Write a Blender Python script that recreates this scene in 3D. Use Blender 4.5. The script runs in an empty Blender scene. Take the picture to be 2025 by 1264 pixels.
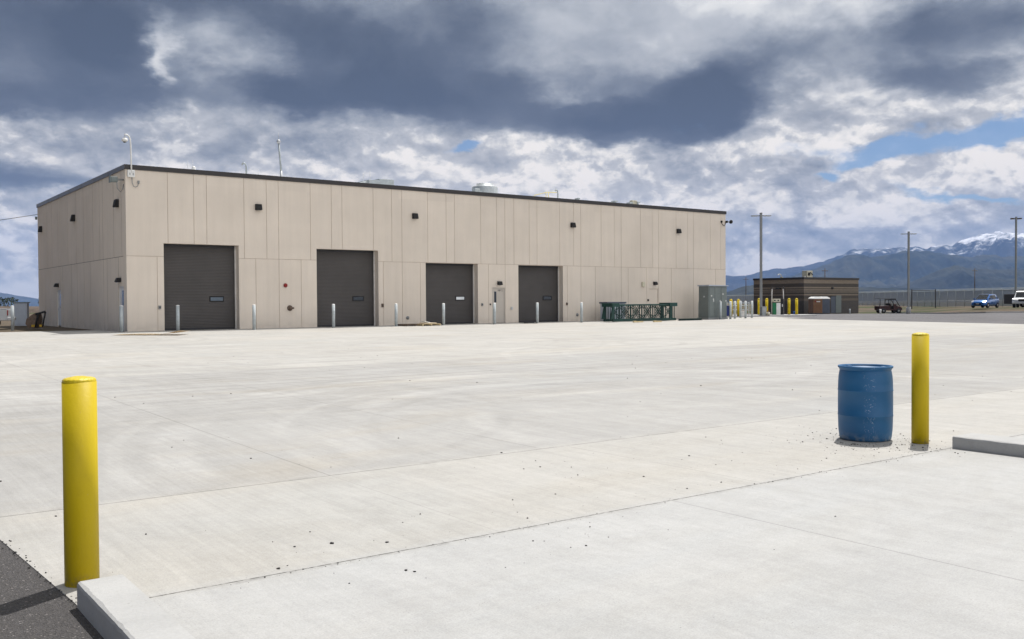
import bpy, bmesh, math, random
from mathutils import Vector, Matrix, noise as mnoise
R = math.radians
scene = bpy.context.scene
COL = scene.collection
random.seed(7)

# ------------------------------------------------------------------ camera
CAM = Vector((0, 0, 1.64))
F, PITCH, ROLL = 1853.2, 0.0197, -0.0059
cd = bpy.data.cameras.new('camera'); cam = bpy.data.objects.new('camera', cd); COL.objects.link(cam)
cd.sensor_width = 36; cd.lens = 36 * F / 2025; cd.clip_start = .05; cd.clip_end = 90000
fw = Vector((0, math.cos(PITCH), -math.sin(PITCH))); up = Vector((0, math.sin(PITCH), math.cos(PITCH))); rt = Vector((1, 0, 0))
c_, s_ = math.cos(ROLL), math.sin(ROLL)
r2 = rt * c_ + up * s_; u2 = up * c_ - rt * s_
cam.matrix_world = Matrix(((r2.x, u2.x, -fw.x, CAM.x), (r2.y, u2.y, -fw.y, CAM.y), (r2.z, u2.z, -fw.z, CAM.z), (0, 0, 0, 1)))
scene.camera = cam
scene.view_settings.view_transform = 'Standard'; scene.view_settings.look = 'None'
scene.view_settings.exposure = 0.25; scene.view_settings.gamma = 1.0
try:
    scene.cycles.max_bounces = 8; scene.cycles.diffuse_bounces = 4; scene.cycles.transparent_max_bounces = 16
    scene.cycles.use_denoising = True
except Exception: pass

# ------------------------------------------------------------------ site frame (the warehouse's own axes)
TH = .6379
OX, OY = -18.504, 45.068
E1 = (math.cos(TH), math.sin(TH)); E2 = (-math.sin(TH), math.cos(TH))
ZB = .285
def XY(u, v): return OX + E1[0] * u + E2[0] * v, OY + E1[1] * u + E2[1] * v
def UV(x, y):
    dx, dy = x - OX, y - OY
    return dx * E1[0] + dy * E1[1], dx * E2[0] + dy * E2[1]
def sm(a, b, x):
    t = min(1, max(0, (x - a) / (b - a))); return t * t * (3 - 2 * t)
def zslab(v): return ZB * min(1, max(0, (39 + v) / 39))
def gz(x, y):
    u, v = UV(x, y)
    za = zslab(v)
    r = math.hypot(x, y)
    t = sm(47, 62, u) if y > 5 else 0
    if t > 0:
        s = x / max(y, 1)
        zl = min(.27, max(-.22, .27 - .0105 * (y - 73)))
        if y > 130: zl += sm(130, 200, y) * .45
        yk = 89 if s > .5 else 89 + (.5 - s) * 330
        zr = zl + .15 * sm(.45, .52, s) + .50 * sm(.41, .5, s) * sm(.5, 14, y - yk)
        zr -= sm(120, 200, y) * .45 * sm(.41, .5, s)
        za = za * (1 - t) + zr * t
    if r > 350: za -= .0036 * (r - 350)
    return za

# ------------------------------------------------------------------ materials
def nodes(m):
    m.use_nodes = True; nt = m.node_tree
    for n in list(nt.nodes): nt.nodes.remove(n)
    out = nt.nodes.new('ShaderNodeOutputMaterial'); b = nt.nodes.new('ShaderNodeBsdfPrincipled')
    nt.links.new(b.outputs[0], out.inputs['Surface'])
    return nt, b, out
class G:
    """tiny node-graph helper"""
    def __init__(s, nt): s.nt = nt
    def n(s, t, **k):
        x = s.nt.nodes.new(t)
        for a, v in k.items(): setattr(x, a, v)
        return x
    def put(s, sock, v):
        if hasattr(v, 'links') or isinstance(v, bpy.types.NodeSocket): s.nt.links.new(v, sock)
        elif v is not None:
            if sock.type == 'RGBA' and hasattr(v, '__len__') and len(v) == 3: v = (*v, 1)
            sock.default_value = v
    def math(s, op, a, b=None, c=None, clamp=False):
        x = s.n('ShaderNodeMath', operation=op, use_clamp=clamp); s.put(x.inputs[0], a); s.put(x.inputs[1], b)
        if c is not None: s.put(x.inputs[2], c)
        return x.outputs[0]
    def vm(s, op, a, b=None, out=0):
        x = s.n('ShaderNodeVectorMath', operation=op); s.put(x.inputs[0], a)
        if b is not None: s.put(x.inputs[1], b)
        return x.outputs[out]
    def noise(s, vec, scale, detail=3, rough=.55, dist=0, col=False):
        x = s.n('ShaderNodeTexNoise'); s.put(x.inputs['Vector'], vec); x.inputs['Scale'].default_value = scale
        x.inputs['Detail'].default_value = detail; x.inputs['Roughness'].default_value = rough; x.inputs['Distortion'].default_value = dist
        return x.outputs['Color'] if col else x.outputs['Fac']
    def ramp(s, fac, stops, interp='LINEAR'):
        x = s.n('ShaderNodeValToRGB'); s.put(x.inputs[0], fac); cr = x.color_ramp; cr.interpolation = interp
        while len(cr.elements) < len(stops): cr.elements.new(.5)
        for e, (p, c) in zip(cr.elements, stops):
            e.position = p; e.color = (*c, 1) if hasattr(c, '__len__') else (c, c, c, 1)
        return x.outputs[0]
    def mix(s, fac, a, b, mode='MIX'):
        x = s.n('ShaderNodeMix', data_type='RGBA', blend_type=mode)
        s.put(x.inputs[0], fac); s.put(x.inputs[6], a); s.put(x.inputs[7], b); return x.outputs[2]
    def rng(s, v, a, b, c=0., d=1., smooth=True):
        x = s.n('ShaderNodeMapRange', interpolation_type='SMOOTHSTEP' if smooth else 'LINEAR')
        for i, q in enumerate((v, a, b, c, d)): s.put(x.inputs[i], q)
        return x.outputs[0]
    def comb(s, x, y, z):
        k = s.n('ShaderNodeCombineXYZ'); s.put(k.inputs[0], x); s.put(k.inputs[1], y); s.put(k.inputs[2], z); return k.outputs[0]
    def sep(s, v):
        k = s.n('ShaderNodeSeparateXYZ'); s.put(k.inputs[0], v); return k.outputs
def lin(r, g, b): return tuple((c / 255 / 12.92) if c <= 10 else ((c / 255 + .055) / 1.055) ** 2.4 for c in (r, g, b))

def mat(name, color, rough=.6, metal=0., var=.12, scale=3., bump=0., bscale=40., spec=.4, coat=0.):
    m = bpy.data.materials.new(name); nt, b, out = nodes(m); g = G(nt)
    tc = g.n('ShaderNodeTexCoord').outputs['Object']
    f = g.noise(tc, scale, 5, .6)
    k = g.rng(f, .3, .7, 1 - var, 1 + var, False)
    c = g.vm('MULTIPLY', (*color,), g.comb(k, k, k))
    g.put(b.inputs['Base Color'], c)
    b.inputs['Roughness'].default_value = rough; b.inputs['Metallic'].default_value = metal
    b.inputs['Specular IOR Level'].default_value = spec
    if coat: b.inputs['Coat Weight'].default_value = coat
    if bump:
        bp = g.n('ShaderNodeBump'); bp.inputs['Strength'].default_value = bump; bp.inputs['Distance'].default_value = .01
        g.put(bp.inputs['Height'], g.noise(tc, bscale, 3)); g.put(b.inputs['Normal'], bp.outputs[0])
    return m

M = {}
M['bronze'] = mat('dark_bronze', (.045, .042, .042), .38, .2, .1)
M['packs'] = mat('dark_lamp_housing', (.016, .015, .015), .75, 0, .1)
M['fascia'] = mat('fascia_metal', (.05, .046, .045), .35, .45, .06, .6)
M['black'] = mat('black_rubber', (.015, .015, .016), .7)
M['dkplastic'] = mat('dark_plastic', (.03, .03, .033), .5)
M['white'] = mat('white_paint', (.72, .72, .70), .45, 0, .06)
M['galv'] = mat('galvanised_steel', (.46, .49, .50), .5, .35, .13, 8)
M['galvflat'] = mat('weathered_zinc', (.42, .46, .47), .6, .1, .16, 6)
M['ltgray'] = mat('light_gray_metal', (.50, .51, .52), .5, .3, .08)
M['polegray'] = mat('pole_gray', (.25, .26, .26), .5, .3, .08)
M['truss'] = mat('green_steel', (.010, .046, .038), .5, .1, .4, 2.5)
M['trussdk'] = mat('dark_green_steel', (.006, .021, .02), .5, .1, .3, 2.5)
M['cabinet'] = mat('green_gray_enamel', (.155, .18, .175), .5, .05, .07)
M['cabgray'] = mat('gray_enamel', (.40, .44, .50), .5, .05, .07)
M['wood'] = mat('pale_timber', (.55, .44, .25), .8, 0, .25, 9)
M['wooddk'] = mat('dark_timber', (.10, .07, .05), .8, 0, .3, 9)
M['ply'] = mat('plywood', (.62, .52, .38), .75, 0, .12, 3)
M['glassdk'] = mat('dark_glass', (.03, .035, .04), .08, 0, .1, 3, spec=.8)
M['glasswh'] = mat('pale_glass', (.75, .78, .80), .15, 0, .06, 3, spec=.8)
M['red'] = mat('red_enamel', (.24, .012, .012), .4)
M['utvred'] = mat('dusty_dark_red', (.035, .008, .009), .45, 0, .3, 4)
M['navy'] = mat('navy_plastic', (.02, .04, .20), .5)
M['blueplastic'] = mat('bright_blue_plastic', (.01, .09, .38), .5)
M['carblue'] = mat('blue_car_paint', (.008, .10, .33), .25, .45, .05, 3, coat=.8)
M['carwhite'] = mat('white_car_paint', (.50, .52, .54), .3, 0, .05, 3, coat=.6)
M['tyre'] = mat('tyre_rubber', (.02, .02, .02), .8)
M['rim'] = mat('wheel_rim', (.5, .5, .5), .35, .7)
M['lampw'] = mat('lamp_lens', (.8, .8, .8), .12, .2)
M['rust'] = mat('rusty_steel', (.14, .10, .075), .8, .1, .35, 8)
M['cautionyellow'] = mat('worn_yellow', (.45, .28, .02), .6, 0, .3, 9)
M['brown'] = mat('brown_plastic', (.17, .085, .04), .5, 0, .1)
M['slate'] = mat('slate_plastic', (.075, .09, .12), .5, 0, .12)
M['green'] = mat('pump_green', (.01, .16, .06), .4)
M['bone'] = mat('cream_metal', (.55, .52, .40), .5, 0, .2, 5)
M['door'] = mat('tan_door_paint', (.50, .455, .40), .5, 0, .04, 2)
M['doorw'] = mat('pale_door_paint', (.60, .60, .60), .5, 0, .04, 2)
M['jamb'] = mat('pale_jamb', (.62, .60, .57), .5)
M['rolldoor'] = mat('charcoal_roll_door', (.068, .062, .059), .5, .15, .10, .8)
M['railyellow'] = mat('pale_yellow_rail', (.80, .66, .14), .5)
M['pebble'] = mat('dark_stone', (.028, .026, .025), .9, 0, .5, 30)

def yellow_paint():
    m = bpy.data.materials.new('yellow_bollard_paint'); nt, b, out = nodes(m); g = G(nt)
    tc = g.n('ShaderNodeTexCoord').outputs['Object']
    dirt = g.rng(g.noise(tc, 9, 6, .7), .52, .75)
    c = g.mix(g.math('MULTIPLY', dirt, .18), (.52, .385, .006), (.34, .25, .02))
    z = g.sep(tc)[2]
    low = g.math('MULTIPLY', g.rng(z, .1, 0), g.rng(g.noise(tc, 30, 4), .4, .62))
    c = g.mix(g.math('MULTIPLY', low, .6), c, (.2, .16, .1))
    chip = g.rng(g.noise(tc, 55, 2), .74, .78)
    c = g.mix(g.math('MULTIPLY', chip, .5), c, (.4, .33, .15))
    g.put(b.inputs['Base Color'], c); b.inputs['Roughness'].default_value = .5; b.inputs['Specular IOR Level'].default_value = .25
    bp = g.n('ShaderNodeBump'); bp.inputs['Strength'].default_value = .25; bp.inputs['Distance'].default_value = .004
    g.put(bp.inputs['Height'], g.noise(tc, 45, 3)); g.put(b.inputs['Normal'], bp.outputs[0])
    return m
M['yellow'] = yellow_paint()
def drum_mat():
    m = bpy.data.materials.new('blue_drum_plastic'); nt, b, out = nodes(m); g = G(nt)
    tc = g.n('ShaderNodeTexCoord').outputs['Object']
    n = g.noise(tc, 3, 4)
    c = g.mix(n, (.007, .085, .215), (.012, .115, .265))
    vz = g.n('ShaderNodeTexVoronoi'); g.put(vz.inputs['Vector'], tc); vz.inputs['Scale'].default_value = 70
    ang = g.sep(tc)
    band = g.math('MULTIPLY', g.rng(g.math('ABSOLUTE', g.math('SUBTRACT', ang[0], -.06)), .09, .01), g.rng(ang[1], -.1, -.2))
    spot = g.math('MULTIPLY', g.math('LESS_THAN', vz.outputs['Distance'], .22), g.rng(g.noise(tc, 13, 3), .40, .60))
    c = g.mix(g.math('MULTIPLY', g.math('MULTIPLY', spot, band), .9), c, (.55, .62, .66))
    scr = g.noise(g.vm('MULTIPLY', tc, (18, 18, 90)), 1, 4, .7)
    c = g.mix(g.math('MULTIPLY', g.rng(scr, .66, .78), .35), c, (.25, .35, .42))
    low = g.math('MULTIPLY', g.rng(ang[2], .12, 0), g.rng(g.noise(tc, 16, 4), .42, .62))
    c = g.mix(g.math('MULTIPLY', low, .5), c, (.28, .3, .3))
    g.put(b.inputs['Base Color'], c); b.inputs['Roughness'].default_value = .52
    bp = g.n('ShaderNodeBump'); bp.inputs['Strength'].default_value = .15; bp.inputs['Distance'].default_value = .01
    g.put(bp.inputs['Height'], g.noise(tc, 6, 4)); g.put(b.inputs['Normal'], bp.outputs[0])
    return m
M['drum'] = drum_mat()

def wall_mat(name, base, streak=.5):
    m = bpy.data.materials.new(name); nt, b, out = nodes(m); g = G(nt)
    tc = g.n('ShaderNodeTexCoord').outputs['Object']
    x, y, z = g.sep(tc)
    s = g.math('ADD', x, g.math('MULTIPLY', y, -1))
    big = g.noise(g.vm('MULTIPLY', tc, (.35, .35, .5)), 1, 5, .6)
    k = g.rng(big, .3, .7, .95, 1.05, False)
    st = g.noise(g.vm('MULTIPLY', tc, (3.2, 3.2, .22)), 1, 5, .65)
    k2 = g.rng(st, .3, .75, 1.03, .95, False)
    # each cast panel left the form a slightly different tone
    wn = g.n('ShaderNodeTexWhiteNoise', noise_dimensions='2D')
    g.put(wn.inputs[0], g.comb(g.math('FLOOR', g.math('DIVIDE', s, 1.87)), g.math('FLOOR', g.math('DIVIDE', z, 3.64)), 0))
    k3 = g.rng(wn.outputs[0], 0, 1, .965, 1.03, False)
    k = g.math('MULTIPLY', g.math('MULTIPLY', k, k2), k3)
    c = g.vm('MULTIPLY', (*base,), g.comb(k, k, k))
    low = g.math('MULTIPLY', g.rng(z, .55, 0), g.rng(g.noise(tc, 1.8, 5), .35, .65))
    c = g.mix(g.math('MULTIPLY', low, .35), c, tuple(v * .62 for v in base))
    g.put(b.inputs['Base Color'], c); b.inputs['Roughness'].default_value = .85; b.inputs['Specular IOR Level'].default_value = .2
    bp = g.n('ShaderNodeBump'); bp.inputs['Strength'].default_value = .3; bp.inputs['Distance'].default_value = .01
    g.put(bp.inputs['Height'], g.noise(tc, 30, 4)); g.put(b.inputs['Normal'], bp.outputs[0])
    return m
M['wall'] = wall_mat('tan_precast_concrete', (.685, .61, .525))
M['groove2'] = mat('shaded_joint_sealant', (.13, .105, .09), .85)  # side-wall sealant: the shade of a deep groove is put into its colour
M['groove'] = mat('joint_sealant', (.47, .385, .315), .8)

def concrete_mat():
    m = bpy.data.materials.new('broomed_concrete'); nt, b, out = nodes(m); g = G(nt)
    tc = g.n('ShaderNodeTexCoord').outputs['Object']
    x, y, z = g.sep(tc)
    flat = g.comb(x, y, 0)
    wob = g.math('MULTIPLY', g.math('SUBTRACT', g.noise(flat, .7, 2), .5), .03)
    # base tint by pour (strips of different age)
    c = g.ramp(g.rng(y, -60, 0, 0, 1, False), [(0, (.385, .383, .375)), (.302, (.385, .383, .375)), (.3026, (.388, .376, .352)), (.348, (.388, .376, .352)), (.3485, (.335, .328, .314)),
                                       (.56, (.342, .334, .319)), (.561, (.388, .376, .353)), (1, (.402, .389, .364))])
    # per-panel shade
    px = g.math('FLOOR', g.math('DIVIDE', g.math('ADD', x, 8.1), 4.55)); py = g.math('FLOOR', g.math('DIVIDE', g.math('ADD', y, 39.1), 4.36))
    wn = g.n('ShaderNodeTexWhiteNoise', noise_dimensions='2D'); g.put(wn.inputs[0], g.comb(px, py, 0))
    k = g.rng(wn.outputs[0], 0, 1, .965, 1.03, False)
    # clouds of staining, several sizes
    n1 = g.noise(flat, .22, 6, .62, .6); n2 = g.noise(g.vm('MULTIPLY', flat, (1.1, .55, 1)), 1, 6, .65, .8); n3 = g.noise(flat, 4.5, 5, .7)
    k = g.math('MULTIPLY', k, g.rng(n1, .34, .66, .95, 1.03, False))
    k = g.math('MULTIPLY', k, g.rng(n2, .34, .66, .94, 1.025, False))
    k = g.math('MULTIPLY', k, g.rng(n3, .33, .67, .95, 1.04, False))
    # broom / trowel drag, along the strips' short side
    br = g.noise(g.vm('MULTIPLY', flat, (26, .9, 1)), 1, 4, .6); br2 = g.noise(g.vm('MULTIPLY', flat, (5, .35, 1)), 1, 5, .6, .3)
    k = g.math('MULTIPLY', k, g.rng(br, .33, .67, g.rng(y, -42.1, -41.6, .98, .95), g.rng(y, -42.1, -41.6, 1.02, 1.045), False)); k = g.math('MULTIPLY', k, g.rng(br2, .34, .66, .965, 1.03, False))
    # screed drag lines running along the building direction, further out
    dr = g.noise(g.vm('MULTIPLY', flat, (.28, 3.4, 1)), 1, 6, .65, .4); drm = g.rng(y, -38, -30)
    k = g.math('MULTIPLY', k, g.math('ADD', 1, g.math('MULTIPLY', drm, g.math('SUBTRACT', g.rng(dr, .34, .66, .88, 1.09, False), 1))))
    rx, ry, _ = g.sep(g.n('ShaderNodeTexCoord').outputs['Object'])
    # tyre marks: worn arcs of turning trucks
    arcs = None
    T1, T2, T3, T4 = UV(3.6, 13.2), UV(3.4, 33.5), UV(6.6, 33.5), UV(-1.5, 25)
    for (cx, cy, rad, w, s, light) in [(*T1, 6.0, .30, .13, 1), (*T1, 6.7, .12, .10, 1), (*T1, 7.9, .32, .14, 1), (*T1, 8.5, .12, .10, 1), (*T1, 4.05, .26, .12, 1), (*T1, 5.5, .12, .07, -1), (*T1, 8.9, .14, .07, -1), (*T4, 9.2, .3, .10, 1), (*T4, 11.4, .3, .10, 1), (12, -31, 8, .2, .09, 1), (12, -31, 9.8, .2, .09, 1),
                                     (0, -12, 13, .16, .09, -1), (0, -12, 14.8, .16, .09, -1), (*T2, 2.7, .2, .13, -1), (*T2, 4.2, .2, .08, -1), (*T3, 2.7, .2, .13, -1), (-9, -33, 6, .14, .08, -1), (14, -20, 18, .2, .07, -1), (14, -20, 19.8, .2, .07, -1), (-6, -8, 5, .16, .1, -1), (-6, -8, 6.7, .16, .1, -1)]:
        d = g.vm('LENGTH', g.vm('SUBTRACT', g.vm('ADD', flat, g.comb(g.math('MULTIPLY', wob, 8), 0, 0)), (cx, cy, 0)), out=1)
        a = g.math('MULTIPLY', g.rng(g.math('ABSOLUTE', g.math('SUBTRACT', d, rad)), w, w * .4), s * light)
        arcs = a if arcs is None else g.math('ADD', arcs, a)
    brk = g.math('MULTIPLY', g.rng(g.noise(flat, .35, 4, .6), .34, .56), g.rng(g.noise(flat, 7, 4, .7), .3, .6, .5, 1))
    k = g.math('MULTIPLY', k, g.math('ADD', 1, g.math('MULTIPLY', arcs, g.math('MULTIPLY', brk, g.rng(y, -39.1, -38.2, 0, .85)))))
    c = g.vm('MULTIPLY', c, g.comb(k, k, k))
    # warm mud film in patches
    mud = g.math('MULTIPLY', g.rng(g.noise(g.vm('ADD', g.vm('MULTIPLY', flat, (.16, .5, 1)), (7, 3, 0)), 1, 6, .6, .5), .5, .72), g.rng(y, -42.2, -38, .12, .5))
    c = g.mix(mud, c, g.vm('MULTIPLY', c, (1.03, .965, .86)))
    blu = g.math('MULTIPLY', g.rng(g.noise(g.vm('ADD', g.vm('MULTIPLY', flat, (.2, .3, 1)), (31, 9, 0)), 1, 5, .6, .5), .52, .7), .5)
    dirtm = g.math('MULTIPLY', g.rng(g.noise(g.vm('ADD', g.vm('MULTIPLY', flat, (.5, 1.1, 1)), (3, 17, 0)), 1, 8, .72, .6), .46, .64), .5)
    c = g.mix(dirtm, c, g.vm('MULTIPLY', c, (.915, .905, .885)))
    c = g.mix(blu, c, g.vm('MULTIPLY', c, (.97, 1.0, 1.03)))
    # porous patches: clusters of dark pits in the worn south pour
    vo = g.n('ShaderNodeTexVoronoi'); g.put(vo.inputs['Vector'], flat); vo.inputs['Scale'].default_value = 55
    pit = g.math('MULTIPLY', g.math('LESS_THAN', vo.outputs['Distance'], g.rng(g.noise(flat, 9, 3), .45, .75, .0, .30, False)), g.rng(g.noise(g.vm('MULTIPLY', flat, (.8, 1.4, 1)), 1, 5, .65), .42, .64))
    pit = g.math('MULTIPLY', pit, g.rng(y, -41.2, -42.2, .35, 1.))
    c = g.mix(g.math('MULTIPLY', pit, .7), c, (.15, .148, .14))
    fine = g.math('MULTIPLY', g.rng(g.noise(flat, 90, 3, .8), .35, .65, .88, 1.10, False), g.rng(g.noise(flat, 22, 4, .75), .35, .65, .95, 1.04, False))
    c = g.vm('MULTIPLY', c, g.comb(fine, fine, fine))
    # joints
    def line(v, pos, w, jag=1.): return g.math('LESS_THAN', g.math('ABSOLUTE', g.math('ADD', g.math('SUBTRACT', v, pos), g.math('MULTIPLY', wob, jag))), w)
    jn = g.noise(flat, 14, 4, .7)
    j = g.math('MULTIPLY', line(y, -41.85, .0075, 1.), g.rng(jn, .36, .56, .3, 1))
    stain = g.rng(g.math('ABSOLUTE', g.math('ADD', y, 41.87)), .05, 0, 0, .42)
    j = g.math('MAXIMUM', j, g.math('MULTIPLY', stain, g.rng(g.noise(flat, 6, 5, .7), .42, .66)))
    j = g.math('MAXIMUM', j, g.math('MULTIPLY', line(y, -39.1, .008, .7), g.rng(g.noise(flat, 2.5, 4, .7), .32, .5, .12, .8)))
    st2 = g.rng(g.math('ABSOLUTE', g.math('ADD', y, 39.05)), .12, 0, 0, .22)
    j = g.math('MAXIMUM', j, g.math('MULTIPLY', st2, g.rng(g.noise(g.vm('ADD', flat, (9, 0, 0)), 1.5, 5, .7), .45, .66)))
    for pv in (-30.4, -21.7, -17.3, -13, -8.6): j = g.math('MAXIMUM', j, g.math('MULTIPLY', line(y, pv, .006, .3), .22))
    j = g.math('MAXIMUM', j, g.math('MULTIPLY', line(y, -26.4, .012, .5), .3))
    north = g.math('GREATER_THAN', y, -39.1); mid = g.math('MULTIPLY', g.math('GREATER_THAN', y, -41.85), g.math('LESS_THAN', y, -39.1)); south = g.math('LESS_THAN', y, -41.85)
    for pu, msk, w, s in [(-8.1, north, .006, .5), (-5.55, north, .006, .42), (-1, north, .006, .3), (3.6, north, .006, .3), (8.2, north, .006, .25), (12.8, north, .006, .25), (17.4, north, .006, .25), (22, north, .006, .25), (-12.6, north, .006, .25), (-5.2, mid, .006, .3), (-8.1, mid, .006, .16), (-6.38, south, .0055, .45), (-1.8, south, .006, .4), (2.7, south, .006, .4)]:
        j = g.math('MAXIMUM', j, g.math('MULTIPLY', g.math('MULTIPLY', line(x, pu, w, .2), msk), s))
    c = g.mix(j, c, (.09, .088, .082))
    g.put(b.inputs['Base Color'], c); b.inputs['Roughness'].default_value = .8; b.inputs['Specular IOR Level'].default_value = .25
    bp = g.n('ShaderNodeBump'); bp.inputs['Strength'].default_value = .35; bp.inputs['Distance'].default_value = .004
    g.put(bp.inputs['Height'], g.math('ADD', g.math('ADD', g.noise(flat, 55, 4, .7), br), g.math('MULTIPLY', pit, -.8)))
    g.put(b.inputs['Normal'], bp.outputs[0])
    return m
M['concrete'] = concrete_mat()
def kerb_mat():
    m = bpy.data.materials.new('kerb_concrete'); nt, b, out = nodes(m); g = G(nt)
    tc = g.n('ShaderNodeTexCoord').outputs['Object']
    k = g.rng(g.noise(g.vm('MULTIPLY', tc, (1, 3, 6)), 1, 6, .65), .3, .7, .9, 1.08, False)
    k = g.math('MULTIPLY', k, g.rng(g.noise(tc, 45, 4, .7), .3, .7, .94, 1.05, False))
    c = g.vm('MULTIPLY', (.37, .368, .36), g.comb(k, k, k))
    vo = g.n('ShaderNodeTexVoronoi'); g.put(vo.inputs['Vector'], tc); vo.inputs['Scale'].default_value = 22
    pit = g.math('LESS_THAN', vo.outputs['Distance'], g.rng(g.noise(tc, 3, 2), .52, .8, 0, .25, False))
    c = g.mix(g.math('MULTIPLY', pit, .5), c, (.22, .21, .2))
    g.put(b.inputs['Base Color'], c); b.inputs['Roughness'].default_value = .85
    bp = g.n('ShaderNodeBump'); bp.inputs['Strength'].default_value = .5; bp.inputs['Distance'].default_value = .005
    g.put(bp.inputs['Height'], g.noise(tc, 40, 5, .7)); g.put(b.inputs['Normal'], bp.outputs[0])
    return m
M['kerb'] = kerb_mat()
def asphalt_mat(name, base, spread):
    m = bpy.data.materials.new(name); nt, b, out = nodes(m); g = G(nt)
    tc = g.n('ShaderNodeTexCoord').outputs['Object']
    big = g.rng(g.noise(tc, .25, 6, .6, .4), .3, .7, 1 - spread, 1 + spread, False)
    md = g.rng(g.noise(g.vm('MULTIPLY', tc, (.6, .1, 1)), 1, 5), .3, .7, .92, 1.08, False)
    vo = g.n('ShaderNodeTexVoronoi'); g.put(vo.inputs['Vector'], tc); vo.inputs['Scale'].default_value = 120
    st = g.rng(g.sep(vo.outputs['Color'])[0], .0, 1., .65, 1.4, False)
    k = g.math('MULTIPLY', g.math('MULTIPLY', big, md), st)
    c = g.vm('MULTIPLY', (*base,), g.comb(k, k, k))
    c = g.mix(g.rng(g.sep(vo.outputs['Color'])[1], .97, .995), c, (.22, .2, .19))
    g.put(b.inputs['Base Color'], c); b.inputs['Roughness'].default_value = .9
    bp = g.n('ShaderNodeBump'); bp.inputs['Strength'].default_value = .9; bp.inputs['Distance'].default_value = .008
    g.put(bp.inputs['Height'], g.math('MULTIPLY', vo.outputs['Distance'], 1.)); g.put(b.inputs['Normal'], bp.outputs[0])
    return m
M['asphalt'] = asphalt_mat('asphalt', (.055, .051, .050), .12)
M['asphaltfar'] = asphalt_mat('worn_asphalt', (.098, .094, .098), .2)
def ground_mat():
    m = bpy.data.materials.new('dry_ground'); nt, b, out = nodes(m); g = G(nt)
    tc = g.n('ShaderNodeTexCoord').outputs['Object']
    x, y, z = g.sep(tc); flat = g.comb(x, y, 0)
    n = g.noise(flat, .06, 7, .65, .3); n2 = g.noise(flat, .9, 5, .65)
    dirt = g.mix(n2, (.075, .055, .042), (.15, .12, .09))
    grass = g.mix(g.noise(flat, .4, 5), (.03, .045, .02), (.07, .072, .034))
    gm = g.rng(n, .44, .56)
    r = g.vm('LENGTH', flat, out=1)
    gm = g.math('MULTIPLY', gm, g.rng(r, 95, 150, .2, 1))
    c = g.mix(gm, dirt, grass)
    far = g.rng(r, 400, 2500)
    c = g.mix(far, c, g.mix(g.noise(flat, .0016, 6, .6), (.025, .036, .022), (.06, .06, .04)))
    g.put(b.inputs['Base Color'], c); b.inputs['Roughness'].default_value = .95; b.inputs['Specular IOR Level'].default_value = .1
    bp = g.n('ShaderNodeBump'); bp.inputs['Strength'].default_value = .6; bp.inputs['Distance'].default_value = .05
    g.put(bp.inputs['Height'], g.noise(flat, 6, 5, .7)); g.put(b.inputs['Normal'], bp.outputs[0])
    return m
M['ground'] = ground_mat()
M['dirt'] = mat('island_dirt', (.17, .125, .095), .95, 0, .4, 1.2, .8, 12)
M['scrub'] = mat('brown_scrub', (.075, .055, .042), .95, 0, .5, .5, .8, 3)
M['paleroad'] = mat('pale_road', (.5, .5, .48), .9)
def band_mat():
    m = bpy.data.materials.new('banded_masonry'); nt, b, out = nodes(m); g = G(nt)
    tc = g.n('ShaderNodeTexCoord').outputs['Object']; x, y, z = g.sep(tc)
    lt, dk, md = (.235, .19, .145), (.078, .066, .056), (.135, .112, .09)
    H = 4.7
    st = [(0, (.075, .067, .063)), (1.35, (.078, .069, .064)), (1.75, md), (2.05, (.08, .068, .06)), (2.45, lt), (2.62, dk), (2.78, (.155, .13, .104)), (3.15, lt), (3.25, dk), (3.36, lt), (3.55, dk), (4.02, lt)]
    c = g.ramp(g.math('DIVIDE', z, H), [(p / H, q) for p, q in st], 'CONSTANT')
    br = g.n('ShaderNodeTexBrick'); g.put(br.inputs['Vector'], g.comb(g.math('ADD', x, y), z, 0)); br.inputs['Scale'].default_value = 2.5
    br.inputs['Color1'].default_value = (.9, .9, .9, 1); br.inputs['Color2'].default_value = (1.12, 1.12, 1.12, 1); br.inputs['Mortar'].default_value = (.75, .75, .75, 1)
    br.inputs['Mortar Size'].default_value = .015
    c = g.mix(1., c, br.outputs[0], 'MULTIPLY')
    g.put(b.inputs['Base Color'], c); b.inputs['Roughness'].default_value = .9
    return m
M['band'] = band_mat()
def mesh_fence_mat():
    m = bpy.data.materials.new('chain_link'); nt, b, out = nodes(m); g = G(nt)
    tc = g.n('ShaderNodeTexCoord').outputs['Object']; x, y, z = g.sep(tc)
    def wires(q): return g.math('LESS_THAN', g.math('ABSOLUTE', g.math('SUBTRACT', g.math('FRACT', g.math('MULTIPLY', q, 14)), .5)), .26)
    a = g.math('MAXIMUM', wires(g.math('ADD', y, z)), wires(g.math('SUBTRACT', y, z)))
    b.inputs['Base Color'].default_value = (.36, .38, .40, 1); b.inputs['Roughness'].default_value = .5; b.inputs['Metallic'].default_value = .2
    g.put(b.inputs['Alpha'], a)
    return m
M['chain'] = mesh_fence_mat()
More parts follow.
